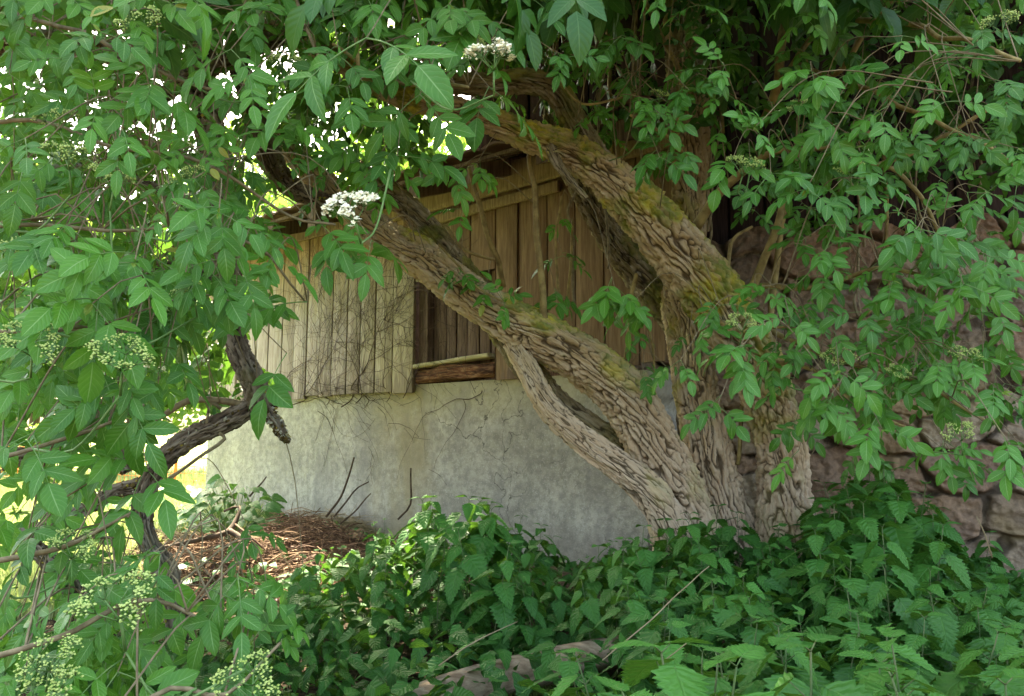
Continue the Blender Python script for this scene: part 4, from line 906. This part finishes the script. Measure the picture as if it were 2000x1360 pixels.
for i, (L, lab) in enumerate([([(640, 1010, 4.6, 6), (675, 950, 4.6, 5), (692, 895, 4.6, 4)], 'tall dark dead stalk leaning right before the foundation'),
        ([(780, 1015, 4.4, 5), (800, 985, 4.4, 5), (802, 915, 4.4, 4)], 'upright rusty dead stalk nearest the middle of the foundation'),
        ([(655, 1010, 4.5, 5), (690, 960, 4.5, 4), (720, 940, 4.5, 3)], 'short dead stalk slanting right beside the tallest stalk'),
        ([(660, 1030, 4.5, 5), (690, 1000, 4.5, 4), (724, 963, 4.5, 3)], 'lowest slanting dead stalk above the brown heap'),
        ([(490, 970, 4.9, 5), (505, 950, 4.9, 4), (520, 930, 4.9, 3)], 'thin bare stalk behind the leafy weed clump'),
        ([(300, 1075, 3.6, 9), (400, 1050, 3.7, 12), (450, 1035, 3.8, 14), (470, 990, 3.9, 6), (440, 1000, 3.9, 5)], 'forked dead branch lying over the brown heap'),
        ([(450, 1035, 3.8, 12), (480, 1060, 3.7, 14), (490, 1100, 3.6, 10)], 'thick dead branch stub sunk in the brown heap')]):
    a = Acc(); pts = path(L); org = pts[0, :3].copy(); pts[:, :3] -= org; tube(pts, 6, .03, .01, acc=a); o = a.obj('dead_stalk', MAT['creeper']); o.location = org; tag(o, lab, 'dead stalk', 'dead stalks around the heap')
# round leaved weeds
RL = [leaf_tpl(11, 5, .36, 1, .05, .25 + .15 * i, .15, .2, 'nettle', 60 + i) for i in range(3)]
def weed(px, py, Y, n, rad, ls, label, hh=.2):
    b = P(px, py, Y); b[2] = float(gh(b[0], b[1])); o = empty('broad_leaved_weed', tuple(b)); tag(o, label, 'weed')
    st = Acc(); L = Leaves(RL); a = Acc()
    for i in range(n):
        an = random.uniform(0, 6.28); q = rad * math.sqrt(random.random()); z = hh * random.uniform(.4, 1) * (1.2 - q / rad * .6); e_ = np.array([q * math.cos(an), q * math.sin(an), z])
        tube([(e_[0] * .2, e_[1] * .2, 0, .002), (e_[0] * .7, e_[1] * .7, z * .7, .0018), (*e_, .0015)], 4, .05, 0, acc=st)
        L.add(e_, norm(e_ * [1, 1, 0] + [0, -.02, -.02]), norm(np.array([0, -.6, 1]) + rv(.25)), ls * random.uniform(.7, 1.1), 1, random.random())
    L.flush(a); st.obj('stems', MAT['green_stem'], o); a.obj('foliage', MAT['weed'], o)
weed(455, 1010, 4.62, 110, .28, .085, 'leafy green weed clump against the left end of the foundation', .40)
weed(640, 1075, 4.2, 26, .22, .05, 'small leafy green weed growing out of the top of the brown heap', .2)
weed(470, 1130, 3.5, 30, .28, .05, 'small leafy green weed at the near left side of the brown heap', .16)
weed(380, 1020, 5.2, 70, .24, .07, 'small pale weed clump in the sun left of the foundation corner', .16)
weed(260, 960, 6.5, 60, .6, .11, 'sunlit broad leaved weeds in the bright meadow', .3)
# orange safety fence in the meadow
FE = empty('safety_fence', (-4, 9.0, .9)); tag(FE, 'low orange mesh safety fence across the sunny meadow', 'fence')
fx = [(-7.5, 8.2), (-6.0, 8.6), (-4.6, 8.9), (-3.95, 9.1), (-2.2, 9.8)]
for x, y in fx:
    a = Acc(); tube([(x, y, .85, .02), (x + .02, y, 1.50, .018)], 6, .1, 0, acc=a); unroot(a.obj('fence_post', MAT['rope'], FE), FE)
a = Acc()
for (x0, y0), (x1, y1) in zip(fx[:-1], fx[1:]):
    n = 7
    for k in range(n): z = .95 + .5 * k / (n - 1); sg = .03; tube([(x0, y0, z, .004), ((x0 + x1) / 2, (y0 + y1) / 2, z - sg, .004), (x1, y1, z, .004)], 3, .2, 0, acc=a)
    for k in range(18): t_ = k / 18; x = x0 + (x1 - x0) * t_; y = y0 + (y1 - y0) * t_; tube([(x, y, .94, .003), (x, y, 1.44, .003)], 3, .3, 0, acc=a)
unroot(a.obj('netting', MAT['rope'], FE), FE)
# meadow grass
a = Acc(); r = np.random.default_rng(21); n = 40000
yv = 3.0 + 10.5 * r.random(n) ** 1.5; xv = -.38 * yv + .35 - r.random(n) * (yv * .5)
pz = gh(xv, yv); ok = ~((1000 + F * xv / yv > 330) & (yv < 4.9)) & ~((xv > -2.5 + 0 * xv) & (yv > 5.9)); xv, yv, pz = xv[ok], yv[ok], pz[ok]; n = len(xv)
h = r.uniform(.06, .2, n) * np.where(yv < 4.6, .7, 1); an = r.uniform(0, 6.28, n); w2 = .004; lx, ly = r.normal(0, .35, n) * h, r.normal(0, .35, n) * h
b0 = np.stack([xv - np.cos(an) * w2, yv - np.sin(an) * w2, pz - .01], 1); b1 = np.stack([xv + np.cos(an) * w2, yv + np.sin(an) * w2, pz - .01], 1)
c0 = np.stack([xv + lx * .4 - np.cos(an) * w2, yv + ly * .4, pz + h * .6], 1); c1 = np.stack([xv + lx * .4 + np.cos(an) * w2, yv + ly * .4, pz + h * .6], 1); tp = np.stack([xv + lx, yv + ly, pz + h], 1)
V = np.stack([b0, b1, c1, c0, tp], 1).reshape(-1, 3); i5 = np.arange(n)[:, None] * 5
a.add(V, i5 + [[0, 1, 2, 3]], i5 + [[3, 2, 4]], np.repeat(np.stack([r.random(n) * 0 + .5, r.random(n), r.random(n)], 1), 5, 0)); tag(a.obj('meadow_grass', MAT['grass']), 'sunlit pale grass of the meadow behind the shed', 'grass', kind='stuff')

# background trees beyond the meadow
def far_tree(x, y, h, w_, n, label, seed, bushy=False):
    o = empty('background_bush' if bushy else 'background_tree', (x, y, float(gh(x, y)))); tag(o, label, 'bush' if bushy else 'tree', 'trees and bushes behind the meadow')
    r = np.random.default_rng(seed); tr = Acc()
    tube([(0, 0, -.1, .05 * h / 3), (r.normal(0, .1), 0, h * .35, .04 * h / 3), (r.normal(0, .2), r.normal(0, .2), h * .8, .015)], 8, .2, .1, acc=tr)
    bl = []
    for i in range(14):
        c = np.array([r.normal(0, w_ * .38), r.normal(0, w_ * .38), h * r.uniform(.08 if bushy else .32, .95)]); bl.append((c, w_ * r.uniform(.22, .42)))
        tube([(0, 0, c[2] * .55, .02 * h / 4), (*(c * [.5, .5, .85]), .014 * h / 4), (*c, .006)], 5, .3, .05, acc=tr)
    tr.obj('trunk', MAT['bark_moss'], o)
    k = r.integers(0, 14, n); C_ = np.array([b[0] for b in bl])[k]; R_ = np.array([b[1] for b in bl])[k]
    d = norm(r.normal(size=(n, 3))) * (R_ * r.random(n) ** .4)[:, None] * [1, 1, .75]; pts = C_ + d
    L = Leaves(EL_LO); yd = norm(r.normal(size=(n, 3)) + [0, 0, -.4]); nn = norm(d + r.normal(0, .5, (n, 3)) + [0, 0, .3]); sz = r.uniform(.10, .19, n)
    L.rec = [(*pts[i], *yd[i], *nn[i], sz[i], 1.2, r.random()) for i in range(n)]; a = Acc(); L.flush(a); a.obj('crown', MAT['far'], o)
far_tree(-6.5, 13, 4.2, 2.6, 5500, 'bright leafy tree beyond the orange fence at the left edge', 1)
far_tree(-4.6, 15, 3.6, 2.4, 5500, 'bright leafy tree beyond the orange fence just left of the shed', 2)
far_tree(-9.5, 15, 6.0, 3.4, 5000, 'tall sunlit tree standing farthest left beyond the meadow', 3)
far_tree(-3.4, 17, 2.6, 2.2, 4000, 'low round sunlit bush at the far end of the meadow by the shed', 4, True)
far_tree(-7.6, 11.2, 1.3, 1.6, 3000, 'low sunlit bush right behind the orange fence', 5, True)
far_tree(-5.6, 18, 6.5, 3.2, 4000, 'tallest sunlit tree farthest behind the meadow', 6)

far_tree(-2.2, 16, 10.5, 4.2, 7000, 'very tall sunlit tree rising behind the shed roof', 7)
far_tree(-6.6, 21, 11.0, 4.5, 6000, 'very tall sunlit tree in the distance behind the left elder', 8)
far_tree(1.2, 14, 10.0, 4.0, 6000, 'tall sunlit tree rising behind the gap between shed and barn', 9)

for L, lab in (([(1180, 1290, 1.6, 3), (1300, 1180, 1.75, 3), (1385, 1105, 1.9, 2)], 'pale dry straight stem crossing the nettles below the leaning trunk'),
               ([(1240, 1330, 1.3, 4), (1300, 1290, 1.3, 3), (1340, 1255, 1.3, 2)], 'short pale dry stem in the front nettles right of the log'),
               ([(1940, 1090, 2.1, 3), (1925, 1050, 2.1, 3), (1905, 1010, 2.1, 2)], 'thin dry stem leaning before the dark foot of the stone wall'),
               ([(860, 1300, 1.8, 3), (930, 1250, 1.9, 3), (1010, 1215, 2.0, 2)], 'thin dry stem lying over the nettles just above the log')):
    a = Acc(); pts = path(L); org = pts[0, :3].copy(); pts[:, :3] -= org; tube(pts, 5, .03, .004, acc=a); o = a.obj('dead_stalk', MAT['straw']); o.location = org; tag(o, lab, 'dead stalk', 'dry stems among the nettles')
